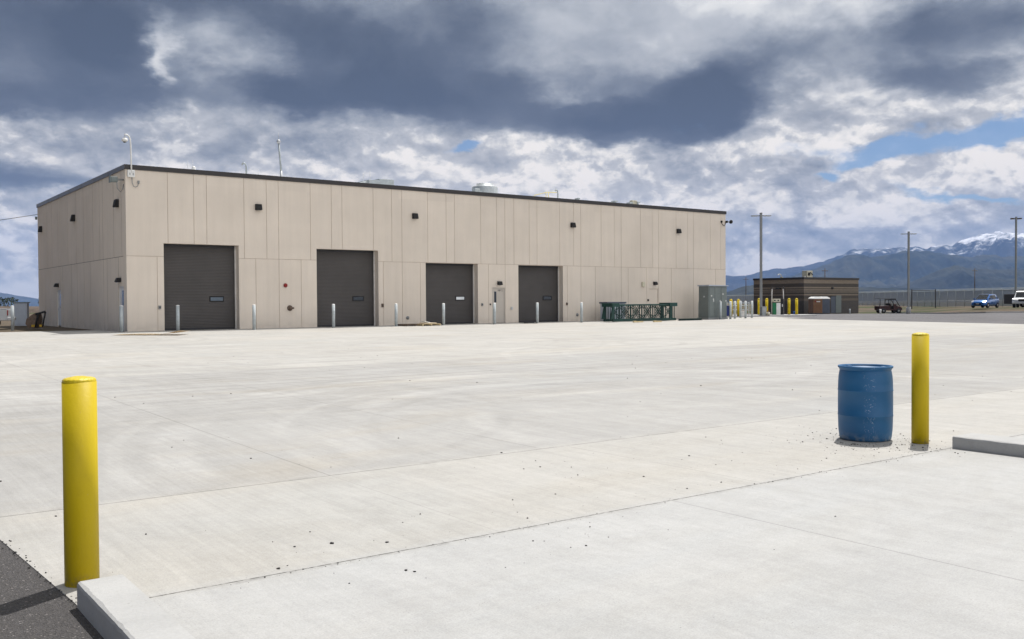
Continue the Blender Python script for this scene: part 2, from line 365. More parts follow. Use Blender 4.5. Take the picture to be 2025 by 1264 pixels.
def mountain_mat(name, low, high, snow0, snow1, seed):
    m = bpy.data.materials.new(name); nt, b, out = nodes(m); g = G(nt)
    ge = g.n('ShaderNodeNewGeometry'); p = ge.outputs['Position']; z = g.sep(p)[2]
    q = g.vm('ADD', g.vm('MULTIPLY', p, (.001, .001, .001)), (seed, seed, 0))
    n = g.noise(q, 1.6, 8, .62, .4); n2 = g.noise(q, 7, 6, .65)
    c = g.mix(g.rng(n, .38, .62), low, high)
    c = g.mix(g.math('MULTIPLY', g.rng(n2, .45, .7), .45), c, tuple(v * 2.0 for v in high))
    nz = g.sep(ge.outputs['Normal'])[2]
    s = g.math('ADD', z, g.math('MULTIPLY', g.math('SUBTRACT', g.noise(q, 3.5, 8, .7), .5), (snow1 - snow0) * 2.6))
    s = g.math('ADD', s, g.math('MULTIPLY', g.math('SUBTRACT', n2, .5), (snow1 - snow0) * 1.6))
    sn = g.rng(s, snow0, snow1)
    c = g.mix(sn, c, (.86, .86, .88))
    g.put(b.inputs['Base Color'], c); b.inputs['Roughness'].default_value = .95; b.inputs['Specular IOR Level'].default_value = .05
    return m

# ------------------------------------------------------------------ mesh builder
class MB:
    def __init__(s): s.bm = bmesh.new(); s.mi = 0
    def _f(s, vs):
        try: f = s.bm.faces.new(vs); f.material_index = s.mi; return f
        except ValueError: return None
    def box(s, x0, y0, z0, x1, y1, z1, bev=0, M_=None):
        P = [(x0, y0, z0), (x1, y0, z0), (x1, y1, z0), (x0, y1, z0), (x0, y0, z1), (x1, y0, z1), (x1, y1, z1), (x0, y1, z1)]
        v = [s.bm.verts.new(M_ @ Vector(q) if M_ else q) for q in P]
        fs = [s._f([v[i] for i in q]) for q in ((3, 2, 1, 0), (4, 5, 6, 7), (0, 1, 5, 4), (1, 2, 6, 5), (2, 3, 7, 6), (3, 0, 4, 7))]
        if bev:
            es = list({e for f in fs for e in f.edges})
            r = bmesh.ops.bevel(s.bm, geom=es, offset=bev, segments=2, affect='EDGES', profile=.5)
            for f in r['faces']: f.material_index = s.mi
        return s
    def prism(s, pts, a, b, axis='y', bev=0):
        """polygon pts in the plane across axis, extruded from a to b"""
        def mk(p, t):
            return {'y': (p[0], t, p[1]), 'x': (t, p[0], p[1]), 'z': (p[0], p[1], t)}[axis]
        A = [s.bm.verts.new(mk(p, a)) for p in pts]; B = [s.bm.verts.new(mk(p, b)) for p in pts]
        n = len(pts); fs = [s._f(A[::-1]), s._f(B)] + [s._f([A[i], A[(i + 1) % n], B[(i + 1) % n], B[i]]) for i in range(n)]
        if bev:
            es = list({e for f in fs if f for e in f.edges})
            bmesh.ops.bevel(s.bm, geom=es, offset=bev, segments=2, affect='EDGES', profile=.5)
        return s
    def lathe(s, prof, seg=24, cx=0, cy=0, cap=True, M_=None):
        rings = []
        for r, z in prof:
            ring = []
            for i in range(seg):
                a = 2 * math.pi * i / seg; q = Vector((cx + r * math.cos(a), cy + r * math.sin(a), z))
                ring.append(s.bm.verts.new(M_ @ q if M_ else q))
            rings.append(ring)
        for a, b in zip(rings, rings[1:]):
            for i in range(seg):
                f = s._f([a[i], a[(i + 1) % seg], b[(i + 1) % seg], b[i]])
                if f: f.smooth = True
        if cap: s._f(rings[0][::-1]); s._f(rings[-1])
        return s
    def tube(s, pts, r, seg=8):
        pts = [Vector(p) for p in pts]; rings = []
        rr = r if hasattr(r, '__len__') else [r] * len(pts)
        for i, p in enumerate(pts):
            d = (pts[min(i + 1, len(pts) - 1)] - pts[max(i - 1, 0)]).normalized()
            a = Vector((0, 0, 1)) if abs(d.z) < .9 else Vector((1, 0, 0))
            n = d.cross(a).normalized(); k = d.cross(n)
            rings.append([s.bm.verts.new(p + rr[i] * (n * math.cos(2 * math.pi * j / seg) + k * math.sin(2 * math.pi * j / seg))) for j in range(seg)])
        for a, b in zip(rings, rings[1:]):
            for i in range(seg):
                f = s._f([a[i], a[(i + 1) % seg], b[(i + 1) % seg], b[i]])
                if f and seg > 4: f.smooth = True
        s._f(rings[0][::-1]); s._f(rings[-1]); return s
    def loft(s, secs, close=True):
        """secs: lists of equal length of 3-D points, skinned in order"""
        R_ = [[s.bm.verts.new(p) for p in q] for q in secs]; n = len(R_[0])
        for a, b in zip(R_, R_[1:]):
            for i in range(n if close else n - 1): s._f([a[i], a[(i + 1) % n], b[(i + 1) % n], b[i]])
        s._f(R_[0][::-1]); s._f(R_[-1]); return s
    def build(s, name, mats, parent=None, smooth=False):
        bmesh.ops.recalc_face_normals(s.bm, faces=s.bm.faces)
        me = bpy.data.meshes.new(name); s.bm.to_mesh(me); s.bm.free()
        for m in (mats if isinstance(mats, (list, tuple)) else [mats]): me.materials.append(m)
        if smooth:
            for p in me.polygons: p.use_smooth = True
        o = bpy.data.objects.new(name, me); COL.objects.link(o)
        if parent: o.parent = parent
        return o
def tag(o, label=None, cat=None, group=None, kind=None):
    if label: o['label'] = label
    if cat: o['category'] = cat
    if group: o['group'] = group
    if kind: o['kind'] = kind
    return o
def empty(name, loc, rz=0, label=None, cat=None, group=None):
    o = bpy.data.objects.new(name, None); COL.objects.link(o); o.location = loc; o.rotation_euler = (0, 0, rz)
    o.empty_display_size = .3
    return tag(o, label, cat, group)
def kids(o): return [c for c in bpy.data.objects if c.parent == o]
def copy_tree(o, loc=None, rz=None, label=None, parent=None):
    c = o.copy(); COL.objects.link(c); c.parent = parent
    if loc is not None: c.location = loc
    if rz is not None: c.rotation_euler = (0, 0, rz)
    if label: c['label'] = label
    for k in kids(o): copy_tree(k, parent=c)
    return c

# ------------------------------------------------------------------ ground, slab, roads
def polar_ground():
    bm = bmesh.new(); rs = [0.0]; r = 1.5
    while r < 16500: rs.append(r); r *= 1.07 if r > 160 else (1 + .55 / r ** .5 if r < 20 else 1.03)
    rs.append(16500); N = 288; prev = None
    c0 = bm.verts.new((0, 0, gz(0, 0) - .07))
    for r in rs[1:]:
        ring = []
        for i in range(N):
            a = 2 * math.pi * i / N; x, y = r * math.sin(a), r * math.cos(a)
            ring.append(bm.verts.new((x, y, gz(x, y) - (.07 if r < 200 else .07))))
        if prev is None:
            for i in range(N): bm.faces.new((c0, ring[(i + 1) % N], ring[i]))
        else:
            for i in range(N): bm.faces.new((prev[i], prev[(i + 1) % N], ring[(i + 1) % N], ring[i]))
        prev = ring
    bmesh.ops.recalc_face_normals(bm, faces=bm.faces)
    me = bpy.data.meshes.new('ground'); bm.to_mesh(me); bm.free(); me.materials.append(M['ground'])
    for p in me.polygons: p.use_smooth = True
    o = bpy.data.objects.new('ground', me); COL.objects.link(o)
    if sum(p.normal.z for p in me.polygons) < 0: me.flip_normals()
    return tag(o, kind='structure')
polar_ground()

def site_sheet(name, us, vs, keep, m, dz, thick=None, kind='structure'):
    """height-following sheet drawn in the site frame"""
    bm = bmesh.new(); g = {}
    def V(i, j):
        if (i, j) not in g:
            uu = us[i] - (.061 * (vs[j] + 41.7) if abs(us[i] + 10.865) < 1e-6 and vs[j] > -41.7 else 0)
            x, y = XY(uu, vs[j]); g[(i, j)] = bm.verts.new((uu, vs[j], gz(x, y) + dz))
        return g[(i, j)]
    for i in range(len(us) - 1):
        for j in range(len(vs) - 1):
            if keep((us[i] + us[i + 1]) / 2, (vs[j] + vs[j + 1]) / 2):
                bm.faces.new((V(i, j), V(i + 1, j), V(i + 1, j + 1), V(i, j + 1)))
    if thick:
        be = [e for e in bm.edges if len(e.link_faces) == 1]
        r = bmesh.ops.extrude_edge_only(bm, edges=be)
        for v in r['geom']:
            if isinstance(v, bmesh.types.BMVert): v.co.z -= thick
    bmesh.ops.recalc_face_normals(bm, faces=bm.faces)
    me = bpy.data.meshes.new(name); bm.to_mesh(me); bm.free(); me.materials.append(m)
    o = bpy.data.objects.new(name, me); COL.objects.link(o); o.location = (OX, OY, 0); o.rotation_euler = (0, 0, TH)
    if sum(p.normal.z * p.area for p in me.polygons) < 0: me.flip_normals()
    return tag(o, kind=kind)
def arange(a, b, st):
    n = max(1, round((b - a) / st)); return [a + (b - a) * i / n for i in range(n + 1)]
su = arange(-30, -10.865, 4.8) + arange(-10.865, 44, 1.5)[1:] + [45.5, 47, 48.5]
sv = arange(-62, -41.7, 2.0) + arange(-41.7, -39, 1.0)[1:] + arange(-39, 0, 1.5)[1:] + [1.0, 2.4, 3.6]
def keep_slab(u, v):
    if u < -10.865 and v < -36: return False
    if u < -14 and v < -10: return True if u > -30 and v > -36 else False
    if v > 0 and u > 0: return False
    if v > 1.0 and u < -12: return False
    # the pour ends against the asphalt on the east
    if u > 44 and v < -4: return False
    if u > 47 and v < -1.5: return False
    return True
site_sheet('concrete_slab', su, sv, keep_slab, M['concrete'], 0, .08)
site_sheet('asphalt', arange(-34, -10.85, 3), arange(-70, -30, 3), lambda u, v: not (v > -36), M['asphalt'], -.005)
def keep_road(u, v):
    x, y = XY(u, v)
    if y < 3 or x / max(y, 1) > .75: return False
    if u < 43.5: return False
    # island of dirt on the right, east of the road
    s = x / y
    if y > 118.5 and s < .43: return False
    if s > .43 and y > 89 + (0 if s > .5 else (.5 - s) * 330): return False
    return y < 121
site_sheet('road', arange(43.2, 110, .8), arange(-62, 32, .8), keep_road, M['asphaltfar'], -.012)
# concrete fuelling pad under the pumps
pad = MB()
pu0, pv0 = UV(19.4, 86.6)
pad.box(-2.2, -.9, -.3, 8.2, 2.6, .10, .02)
o = pad.build('fuel_pad', M['kerb']); o.location = (19.6, 86.2, gz(23, 88) - .02); o.rotation_euler = (0, 0, R(1)); tag(o, kind='structure')

# kerbs
def kerb(name, pts, w, h, label):
    """pts: left-hand edge line in site coords"""
    mb = MB(); secs = []
    dense = []
    for a, b in zip(pts, pts[1:]):
        n = max(1, int(math.hypot(a[0] - b[0], a[1] - b[1]) / .035)); dense += [(a[0] + (b[0] - a[0]) * k / n, a[1] + (b[1] - a[1]) * k / n) for k in range(n)]
    pts = dense + [pts[-1]]
    for i, (u, v) in enumerate(pts):
        a = pts[max(i - 1, 0)]; b = pts[min(i + 1, len(pts) - 1)]
        d = Vector((b[0] - a[0], b[1] - a[1])).normalized(); n = Vector((-d.y, d.x))
        x, y = XY(u, v); z = gz(x, y)
        def P(t, zz): return (u + n.x * t, v + n.y * t, zz)
        c1 = .020 + .009 * mnoise.noise(Vector((u * 6, v * 6, 0))) + .006 * mnoise.noise(Vector((u * 25, v * 25, 3))); c2 = .004 * mnoise.noise(Vector((u * 3, v * 3, 9)))
        secs.append([P(0, z - .12), P(c2, z + h - c1 - .004), P(.005 + c2, z + h - c1 * .4), P(c1, z + h), P(w * .5, z + h), P(w * .8, z + h), P(w, z + h), P(w, z - .12)])
    mb.loft(secs); o = mb.build(name, M['kerb']); o.location = (OX, OY, 0); o.rotation_euler = (0, 0, TH)
    return tag(o, kind='structure')
kerb('kerb', [(-10.87, -50), (-10.87, -46), (-10.87, -43.5), (-10.87, -41.77)][::-1], .235, .135, '')
kerb('kerb', [(-2.03, -50), (-2.03, -46), (-2.03, -41.88)][::-1], .42, .135, '')
# kerb round the dirt island beside the road
def world_strip(name, pts, w, h, m, dz=0):
    mb = MB(); secs = []
    for i, (x, y) in enumerate(pts):
        a = pts[max(i - 1, 0)]; b = pts[min(i + 1, len(pts) - 1)]
        d = Vector((b[0] - a[0], b[1] - a[1])).normalized(); n = Vector((-d.y, d.x)); z = gz(x, y) + dz
        secs.append([(x, y, z - .2), (x, y, z + h), (x + n.x * w, y + n.y * w, z + h), (x + n.x * w, y + n.y * w, z - .2)])
    mb.loft(secs); o = mb.build(name, m); return tag(o, kind='structure')
edge = []
for k in range(46):
    s = .412 + k * .0085
    y = 89 if s > .5 else 89 + (.5 - s) * 330
    edge.append((s * y, y))
world_strip('kerb', edge, .2, .13, M['kerb'])
world_strip('kerb', [(edge[0][0], edge[0][1]), (49.6, 121.5), (51.2, 128)], .2, .13, M['kerb'])
# pale road in the distance behind the fence
mb = MB(); secs = []
for k in range(40):
    x = 60 + k * 22; y = 470 - (k * 22) * .12; z = gz(x, y)
    secs.append([(x, y, z + .0), (x, y + 26, gz(x, y + 26) + .0), (x, y + 26, z + .8), (x, y, z + .8)])
mb.loft(secs); tag(mb.build('distant_road', M['paleroad']), kind='structure')

# ------------------------------------------------------------------ the warehouse
BZ = ZB
H_TOP = 8.02; L_F = 43.12; W_S = 22.3; HJ = 3.64
bld = empty('warehouse', (OX, OY, BZ), TH, 'long tan precast concrete warehouse with four charcoal roll-up doors', 'building')
UPPER = [1.97, 3.25, 3.89, 5.83, 7.04, 7.70, 9.51, 10.75, 11.39, 13.32, 14.51, 15.17, 16.91, 18.19, 18.79, 20.69, 21.88, 22.52, 23.22, 24.43, 25.06, 26.94, 28.12, 28.74, 30.55, 31.75, 32.39, 34.24, 35.37, 36.0, 37.78, 38.99, 39.6, 41.41, 42.57]
LOWER = [1.43, 6.43, 7.70, 8.95, 13.94, 15.17, 16.38, 21.25, 22.52, 27.57, 28.74, 30.02, 32.39, 33.04, 34.81, 36.0, 37.29, 39.6, 41.99]
DOORS = [(1.75, 5.53, 4.30), (9.85, 13.62, 4.26), (16.75, 20.46, 3.63), (23.55, 27.20, 3.62)]
MAN = [(21.5, 22.53, 2.2), (35.03, 36.0, 2.2)]
SU = [.83, 2.35, 4.57, 5.26, 6.75, 8.95, 10.8, 13.03, 15.28, 15.86, 17.68, 19.28]
SL = [1.54, 3.79, 4.54, 7.49, 8.95, 10.69, 12.2, 14.6, 15.29, 18.48, 20.01]
SMAN = [(.42, 1.5, 2.2), (15.2, 16.3, 2.2)]
def cut(rect, holes):
    """rect (s0,z0,s1,z1) minus door holes (each touches z=0) -> rects"""
    s0, z0, s1, z1 = rect; out = []; x = s0
    hs = sorted(h for h in holes if h[1] > s0 and h[0] < s1 and h[2] > z0)
    for a, b, t in hs:
        a2, b2 = max(a, s0), min(b, s1)
        if a2 > x: out.append((x, z0, a2, z1))
        if t < z1: out.append((a2, max(t, z0), b2, z1))
        x = b2
    if x < s1: out.append((x, z0, s1, z1))
    return out
def wall(name, length, start, ju, jl, holes, mp, back0, back1):
    mb = MB(); gw = .013 if name == 'front_wall' else .024; PD = .016 if name == 'front_wall' else .008
    gw = .012 if name == 'front_wall' else .032
    def b(s0, d0, z0, s1, d1, z1, mi=0):
        mb.mi = mi
        p = mp(s0, d0, z0); q = mp(s1, d1, z1)
        mb.box(min(p[0], q[0]), min(p[1], q[1]), z0, max(p[0], q[0]), max(p[1], q[1]), z1)
    for (z0, z1, js) in ((-.4, HJ, jl), (HJ, H_TOP - .2, ju)):
        xs = [start] + js + [length]
        for a, c in zip(xs, xs[1:]):
            l = a + (gw if a != start else 0); r = c - (gw if c != length else 0)
            zb = z0 + (.012 if z0 > 0 else 0); zt = z1 - (.012 if z0 < 0 else 0)
            for q in cut((l, zb, r, zt), holes): b(q[0], 0, q[1], q[2], PD, q[3])
    for q in cut((back0, -.4, back1, H_TOP - .2), holes): b(q[0], PD, q[1], q[2], .6, q[3])
    bmw = mb.bm; bmw.faces.ensure_lookup_table()
    # the recessed face seen in the joints carries the sealant
    for f in bmw.faces:
        cen = f.calc_center_median()
        if name == 'front_wall' and abs(cen.y - PD) < 1e-4: f.material_index = 1
        if name == 'side_wall' and abs(cen.x - PD) < 1e-4: f.material_index = 1
    return mb.build(name, [M['wall'], M['groove'] if name == 'front_wall' else M['groove2']], bld)
HF = DOORS + MAN; 
wall('front_wall', L_F, 0, UPPER, LOWER, HF, lambda s, d, z: (s, d), .0085, L_F)
wall('side_wall', W_S, .0165, SU, SL, SMAN, lambda s, d, z: (d, s), .6, W_S)
mb = MB(); mb.box(L_F - .6, .6, -.4, L_F, W_S, H_TOP - .2); mb.build('end_wall', M['wall'], bld)
mb = MB(); mb.box(.6, W_S - .6, -.4, L_F - .6, W_S, H_TOP - .2); mb.build('rear_wall', M['wall'], bld)
mb = MB(); mb.box(.6, .6, 7.3, L_F - .6, W_S - .6, 7.45); mb.build('roof', M['ltgray'], bld)
mb = MB()
z0, z1 = H_TOP - .23, H_TOP
mb.box(-.05, -.05, z0, L_F + .05, .62, z1); mb.box(-.05, .62, z0, .62, W_S + .05, z1)
mb.box(L_F - .62, .62, z0, L_F + .05, W_S + .05, z1); mb.box(.62, W_S - .62, z0, L_F - .62, W_S + .05, z1)
for k in range(1, 14): mb.box(k * 3.05 - .012, -.056, z0 - .004, k * 3.05 + .012, -.05, z1 + .003)
for k in range(1, 7): mb.box(-.056, k * 3.05 - .012, z0 - .004, -.05, k * 3.05 + .012, z1 + .003)
mb.build('fascia', M['fascia'], bld)

# roll-up doors
def roll_door(i, a, b, h, win, glass):
    d = MB(); n = int(h / .076); y0 = .5
    pts = []
    for k in range(n):
        z = k * h / n; q = h / n
        pts += [(y0, z), (y0 - .008, z + q * .25), (y0 - .008, z + q * .75)]
    pts += [(y0, h), (y0 + .06, h), (y0 + .06, 0)]
    prof = pts
    A = [d.bm.verts.new((a, p[0], p[1])) for p in prof]; B = [d.bm.verts.new((b, p[0], p[1])) for p in prof]
    for k in range(len(prof) - 1): d._f([A[k], B[k], B[k + 1], A[k + 1]])
    dr = d.build('roller_door', M['rolldoor'], bld)
    w0, w1, z0, z1 = win
    fr = MB(); t = .05
    fr.box(w0 - t, .462, z0 - t, w1 + t, .49, z0); fr.box(w0 - t, .462, z1, w1 + t, .49, z1 + t)
    fr.box(w0 - t, .462, z0, w0, .49, z1); fr.box(w1, .462, z0, w1 + t, .49, z1)
    fr.build('window_frame', M['black'], dr)
    pn = MB(); pn.box(w0, .47, z0, w1, .483, z1); pn.build('window_pane', glass, dr)
    bt = MB(); bt.box(a, .45, .0, b, .482, .09); bt.build('bottom_bar', M['dkplastic'], dr)
    jm = MB(); jm.box(b - .075, .40, .0, b - .003, .448, h - .02); jm.build('door_track', M['jamb'], bld)
    jm = MB(); jm.box(a + .003, .40, .0, a + .075, .448, h - .02); jm.build('door_track', M['dkplastic'], bld)
    hd = MB(); hd.box(a + .08, .405, h - .12, b - .08, .449, h - .003); hd.build('door_head', M['dkplastic'], bld)
M['glassgray'] = mat('gray_glass', (.10, .13, .16), .12, 0, .1, 3, spec=.8)
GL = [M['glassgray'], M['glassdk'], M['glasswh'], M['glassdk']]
WN = [(4.2, 4.84, 1.46, 1.64), (12.29, 12.9, 1.46, 1.64), (19.18, 19.76, 1.46, 1.63), (25.95, 26.58, 1.45, 1.63)]
for i, (d, w) in enumerate(zip(DOORS, WN)): roll_door(i, *d, w, GL[i])

# personnel doors
def text_mesh(name, body, size, m, parent, mw, depth=.004):
    cu = bpy.data.curves.new(name, 'FONT'); cu.body = body; cu.size = size; cu.extrude = depth / 2; cu.align_x = 'CENTER'
    ob = bpy.data.objects.new(name + '_tmp', cu); COL.objects.link(ob)
    dg = bpy.context.evaluated_depsgraph_get(); me = bpy.data.meshes.new_from_object(ob.evaluated_get(dg)); me.transform(mw)
    bpy.data.objects.remove(ob); me.materials.clear(); me.materials.append(m)
    o = bpy.data.objects.new(name, me); COL.objects.link(o); o.parent = parent; return o
def man_door(side, a, b, h, win, m, sign=None, handle_left=True):
    root_m = Matrix.Identity(4) if not side else Matrix(((0, 1, 0, 0), (1, 0, 0, 0), (0, 0, 1, 0), (0, 0, 0, 1)))
    def bx(mb, s0, d0, z0, s1, d1, z1, bev=0):
        if side: mb.box(d0, s0, z0, d1, s1, z1, bev)
        else: mb.box(s0, d0, z0, s1, d1, z1, bev)
    lf = MB(); bx(lf, a + .065, .06, .01, b - .065, .11, h - .065); dr = lf.build('personnel_door', m, bld)
    fr = MB(); bx(fr, a + .003, .025, 0, a + .06, .14, h - .06); bx(fr, b - .06, .025, 0, b - .003, .14, h - .06); bx(fr, a + .003, .025, h - .06, b - .003, .14, h - .003)
    fr.build('door_frame', m, dr)
    if win:
        w0, w1, z0, z1 = win
        g = MB(); bx(g, w0, .052, z0, w1, .059, z1); g.build('window_pane', M['glassdk'], dr)
    hx = a + .16 if handle_left else b - .16
    hd = MB(); bx(hd, hx - .03, .02, .95, hx + .03, .058, 1.13, .008); bx(hd, hx - .02, -.01, 1.0, hx + .12, .018, 1.03)
    hd.build('door_handle', M['ltgray'], dr)
    if sign:
        text_mesh('door_lettering', sign[0], sign[3], M['black'], dr, Matrix.Translation((sign[1], .055, sign[2])) @ Matrix.Rotation(R(90), 4, 'X'))
    return dr
man_door(False, *MAN[0], (21.71, 21.88, 1.27, 1.95), M['door'], ('MP 2', 22.17, 1.955, .175))
man_door(False, *MAN[1], None, M['wall'])
man_door(True, *SMAN[0], (.80, 1.08, 1.25, 1.98), M['doorw'], None, False)
man_door(True, *SMAN[1], (15.45, 15.7, 1.1, 1.95), M['doorw'], None, False)
# small plate on the near side door
mb = MB(); mb.box(.052, .56, 1.86, .059, .62, 1.96); mb.build('door_plate', M['black'], bld)

# wall packs
def wall_pack(side, c, z, w=.32, h=.31, d=.22):
    mb = MB()
    pr = [(0, z), (0, z + h), (-d + .075, z + h), (-d, z + .05), (-d + .01, z)]
    if side: mb.prism(pr, c - w / 2, c + w / 2, 'y', .01)
    else: mb.prism(pr, c - w / 2, c + w / 2, 'x', .01)
    o = mb.build('wall_light', M['packs'], bld)
    g = MB()
    if side: g.box(-d + .04, c - w / 2 + .03, z - .012, -.03, c + w / 2 - .03, z - .001)
    else: g.box(c - w / 2 + .03, -d + .04, z - .012, c + w / 2 - .03, -.03, z - .001)
    g.build('lens', M['glassdk'], o)
for c in (6.58, 16.01, 28.01, 37.98): wall_pack(False, c, 6.17)
for c in (1.42, 11.1, 20.9): wall_pack(True, c, 6.08, .36, .38)
for c in (22.05, 35.6): wall_pack(False, c, 2.36 if c < 30 else 2.44, .30, .22, .2)
for c in (1.15, 15.9): wall_pack(True, c, 2.39, .32, .22, .25)

# wall fittings
mb = MB(); mb.box(34.31, -.12, 2.3, 34.57, 0, 2.64, .02); mb.build('white_wall_box', M['bone'], bld)
Mx = Matrix.Rotation(R(90), 4, 'X')
mb = MB(); mb.lathe([(.0, 0), (.10, .0), (.11, .05), (.06, .09), (0.001, .09)], 20, M_=Matrix.Translation((8.04, 0, 2.26)) @ Mx, cap=False); mb.build('fire_bell', M['red'], bld)
mb = MB(); mb.lathe([(.0, 0), (.15, .0), (.15, .03), (.09, .04), (.085, .16), (0.001, .16)], 20, M_=Matrix.Translation((8.28, 0, 1.05)) @ Mx, cap=False)
mb.tube([(8.28, -.1, 1.05), (8.46, -.16, 1.05)], .045); mb.build('fire_hose_connection', M['rust'], bld)
for c in (15.5, 28.41):
    mb = MB(); mb.lathe([(.0, 0), (.105, .0), (.105, .02), (.06, .03), (.055, .09), (0.001, .09)], 16, M_=Matrix.Translation((c, 0, .42)) @ Mx, cap=False); mb.build('pipe_cleanout', M['polegray'], bld)
for c, zz, w, h, m_ in ((1.52, 1.15, .12, .17, 'polegray'), (13.86, 1.15, .13, .2, 'rust'), (20.75, 1.15, .11, .17, 'polegray'), (21.36, 1.16, .06, .1, 'black'), (23.0, .9, .13, .17, 'ltgray'), (27.5, 1.15, .11, .17, 'rust'), (34.93, 1.36, .1, .14, 'black')):
    mb = MB(); mb.box(c - w / 2, -.07, zz - h / 2, c + w / 2, 0, zz + h / 2, .008); mb.build('control_box', M[m_], bld)
    if m_ in ('polegray', 'rust'):
        mb = MB(); mb.box(c - w / 4, -.078, zz - h / 4, c + w / 4, -.071, zz + h / 4); mb.build('control_button', M['dkplastic'], bld)

# camera on a gooseneck at the corner
g0 = MB(); g0.box(.08, -.13, 7.41, .42, 0, 7.76, .03); cb = g0.build('camera_mount_box', M['white'], bld)
gp = MB(); gp.tube([(.26, -.1, 7.6), (.255, -.1, 8.3), (.24, -.1, 9.0), (.22, -.1, 9.22), (.16, -.1, 9.37), (.06, -.1, 9.43), (-.02, -.1, 9.42), (-.03, -.1, 9.26)], .037, 10); gp.build('camera_pole', M['white'], bld)
gc = MB(); gc.lathe([(.03, 9.27), (.08, 9.255), (.13, 9.23), (.145, 9.15), (.145, 9.12), (.09, 9.115), (.085, 9.07), (.04, 9.04), (.001, 9.035)], 20, -.03, -.1); gc.build('dome_camera', M['white'], bld)
gd = MB(); gd.lathe([(.088, 9.112), (.086, 9.07), (.05, 9.035), (.001, 9.028)], 18, -.03, -.1, cap=False); gd.build('camera_dome', M['glassdk'], bld)
gl = MB(); gl.tube([(.28, -.08, 7.42), (.29, -.09, 7.15), (.35, -.09, 6.99), (.45, -.09, 6.95), (.55, -.08, 7.02), (.59, -.06, 7.14)], .018, 8); gl.box(.55, -.08, 7.14, .64, 0, 7.27); gl.build('cable_loop', M['polegray'], bld)
for q in (.18, .33):
    k = MB(); k.box(q - .018, -.137, 7.50, q + .018, -.131, 7.62); k.build('box_slot', M['polegray'], cb)
# side camera near the corner
sc_ = MB(); sc_.tube([(0, .25, 7.3), (-.25, .25, 7.3), (-.34, .25, 7.28)], .04); sc_.build('camera_bracket', M['polegray'], bld)
sc_ = MB(); sc_.box(-.62, .12, 7.16, -.3, .38, 7.42, .04); sc_.box(-.66, .1, 7.13, -.62, .4, 7.45); sc_.build('flood_camera', M['cabinet'], bld)
sc_ = MB(); sc_.tube([(-.34, .2, 7.16), (-.32, .22, 6.88), (-.18, .24, 6.72), (-.06, .25, 6.85), (-.02, .25, 7.1)], .02); sc_.build('cable_loop', M['polegray'], bld)
# camera at far right corner
sc_ = MB(); sc_.tube([(L_F, -.12, 7.22), (L_F + .22, -.14, 7.22)], .03); sc_.box(L_F - .02, -.2, 7.14, L_F + .03, 0.0, 7.3); sc_.build('camera_bracket', M['black'], bld)
sc_ = MB(); sc_.lathe([(.001, 0), (.14, 0), (.15, .08), (.09, .16), (.001, .18)], 16, M_=Matrix.Translation((L_F + .32, -.2, 7.25)) @ Matrix.Rotation(R(115), 4, 'X') , cap=False); sc_.build('corner_camera', M['black'], bld)
sc_ = MB(); sc_.tube([(L_F - .02, -.06, 7.16), (L_F - .14, -.08, 6.97), (L_F - .32, -.08, 6.92), (L_F - .47, -.07, 7.04), (L_F - .5, -.05, 7.15)], .022); sc_.box(L_F - .56, -.1, 7.15, L_F - .44, 0, 7.28); sc_.build('cable_loop', M['black'], bld)
# far left fitting seen past the edge
sc_ = MB(); sc_.box(-.14, W_S - .05, 7.0, -.02, W_S + .1, 7.2, .02); sc_.build('camera_bracket', M['cabinet'], bld)

# roof plant
RZ = 7.45
def rp(name, mb, m): return mb.build(name, m, bld)
mb = MB(); mb.box(17.3, 8, RZ, 18.1, 9.8, 9.40, .02); mb.box(18.1, 8, RZ, 19.2, 9.8, 9.52, .02); o = rp('roof_air_unit', mb, M['galvflat'])
mb = MB(); mb.prism([(16.7, 9.05), (17.29, 9.35), (17.29, RZ), (16.7, RZ)], 8.1, 9.7, 'y'); rp('air_intake_hood', mb, M['galvflat'])
mb = MB(); mb.tube([(16.8, 7.8, RZ), (16.8, 7.8, 9.75)], .012, 5); mb.tube([(17.3, 7.8, RZ), (17.3, 7.8, 9.95)], .012, 5); rp('lightning_rod', mb, M['ltgray'])
mb = MB(); mb.lathe([(.93, RZ), (.93, 9.52), (.9, 9.56), (.62, 9.57), (.60, 9.77), (.56, 9.78), (.54, 9.60), (.001, 9.6)], 28, 26.68, 8.1, cap=False); rp('exhaust_stack', mb, M['galv'])
mb = MB(); mb.box(25.22, 7.2, RZ, 25.36, 7.34, 9.0); mb.box(25.12, 7.05, 8.98, 25.56, 7.5, 9.26, .04); mb.box(25.5, 7.2, 9.05, 25.8, 7.3, 9.12); rp('vent_motor', mb, M['galvflat'])
mb = MB()
mb.tube([(28.6, 5, 8.55), (28.78, 5, 8.80), (29.9, 5, 9.09), (30.8, 5, 9.12)], .022, 6)
for q in (29.82, 30.05): mb.tube([(q, 5, RZ), (q, 5, 9.1)], .02, 6)
rp('ladder_guard_rail', mb, M['railyellow'])
def gooseneck(x, y, z, m='galvflat'):
    mb = MB(); mb.tube([(x, y, RZ), (x, y, z - .2), (x - .03, y, z - .08), (x - .1, y, z - .01), (x - .2, y, z - .03), (x - .24, y, z - .1)], .05, 8); mb.tube([(x - .18, y, z), (x - .18, y, z + .14)], .012, 5); rp('vent_gooseneck', mb, M[m])
gooseneck(30.9, 5, 9.32); gooseneck(7.5, 4, 9.17)
mb = MB(); mb.tube([(10.44, 6, RZ), (10.40, 6, 9.2)], .075, 8); rp('mast_foot', mb, M['ltgray'])
mb = MB(); mb.tube([(10.40, 6, 9.1), (10.27, 6, 10.8)], .06, 8); ms = rp('antenna_mast', mb, M['galvflat'])
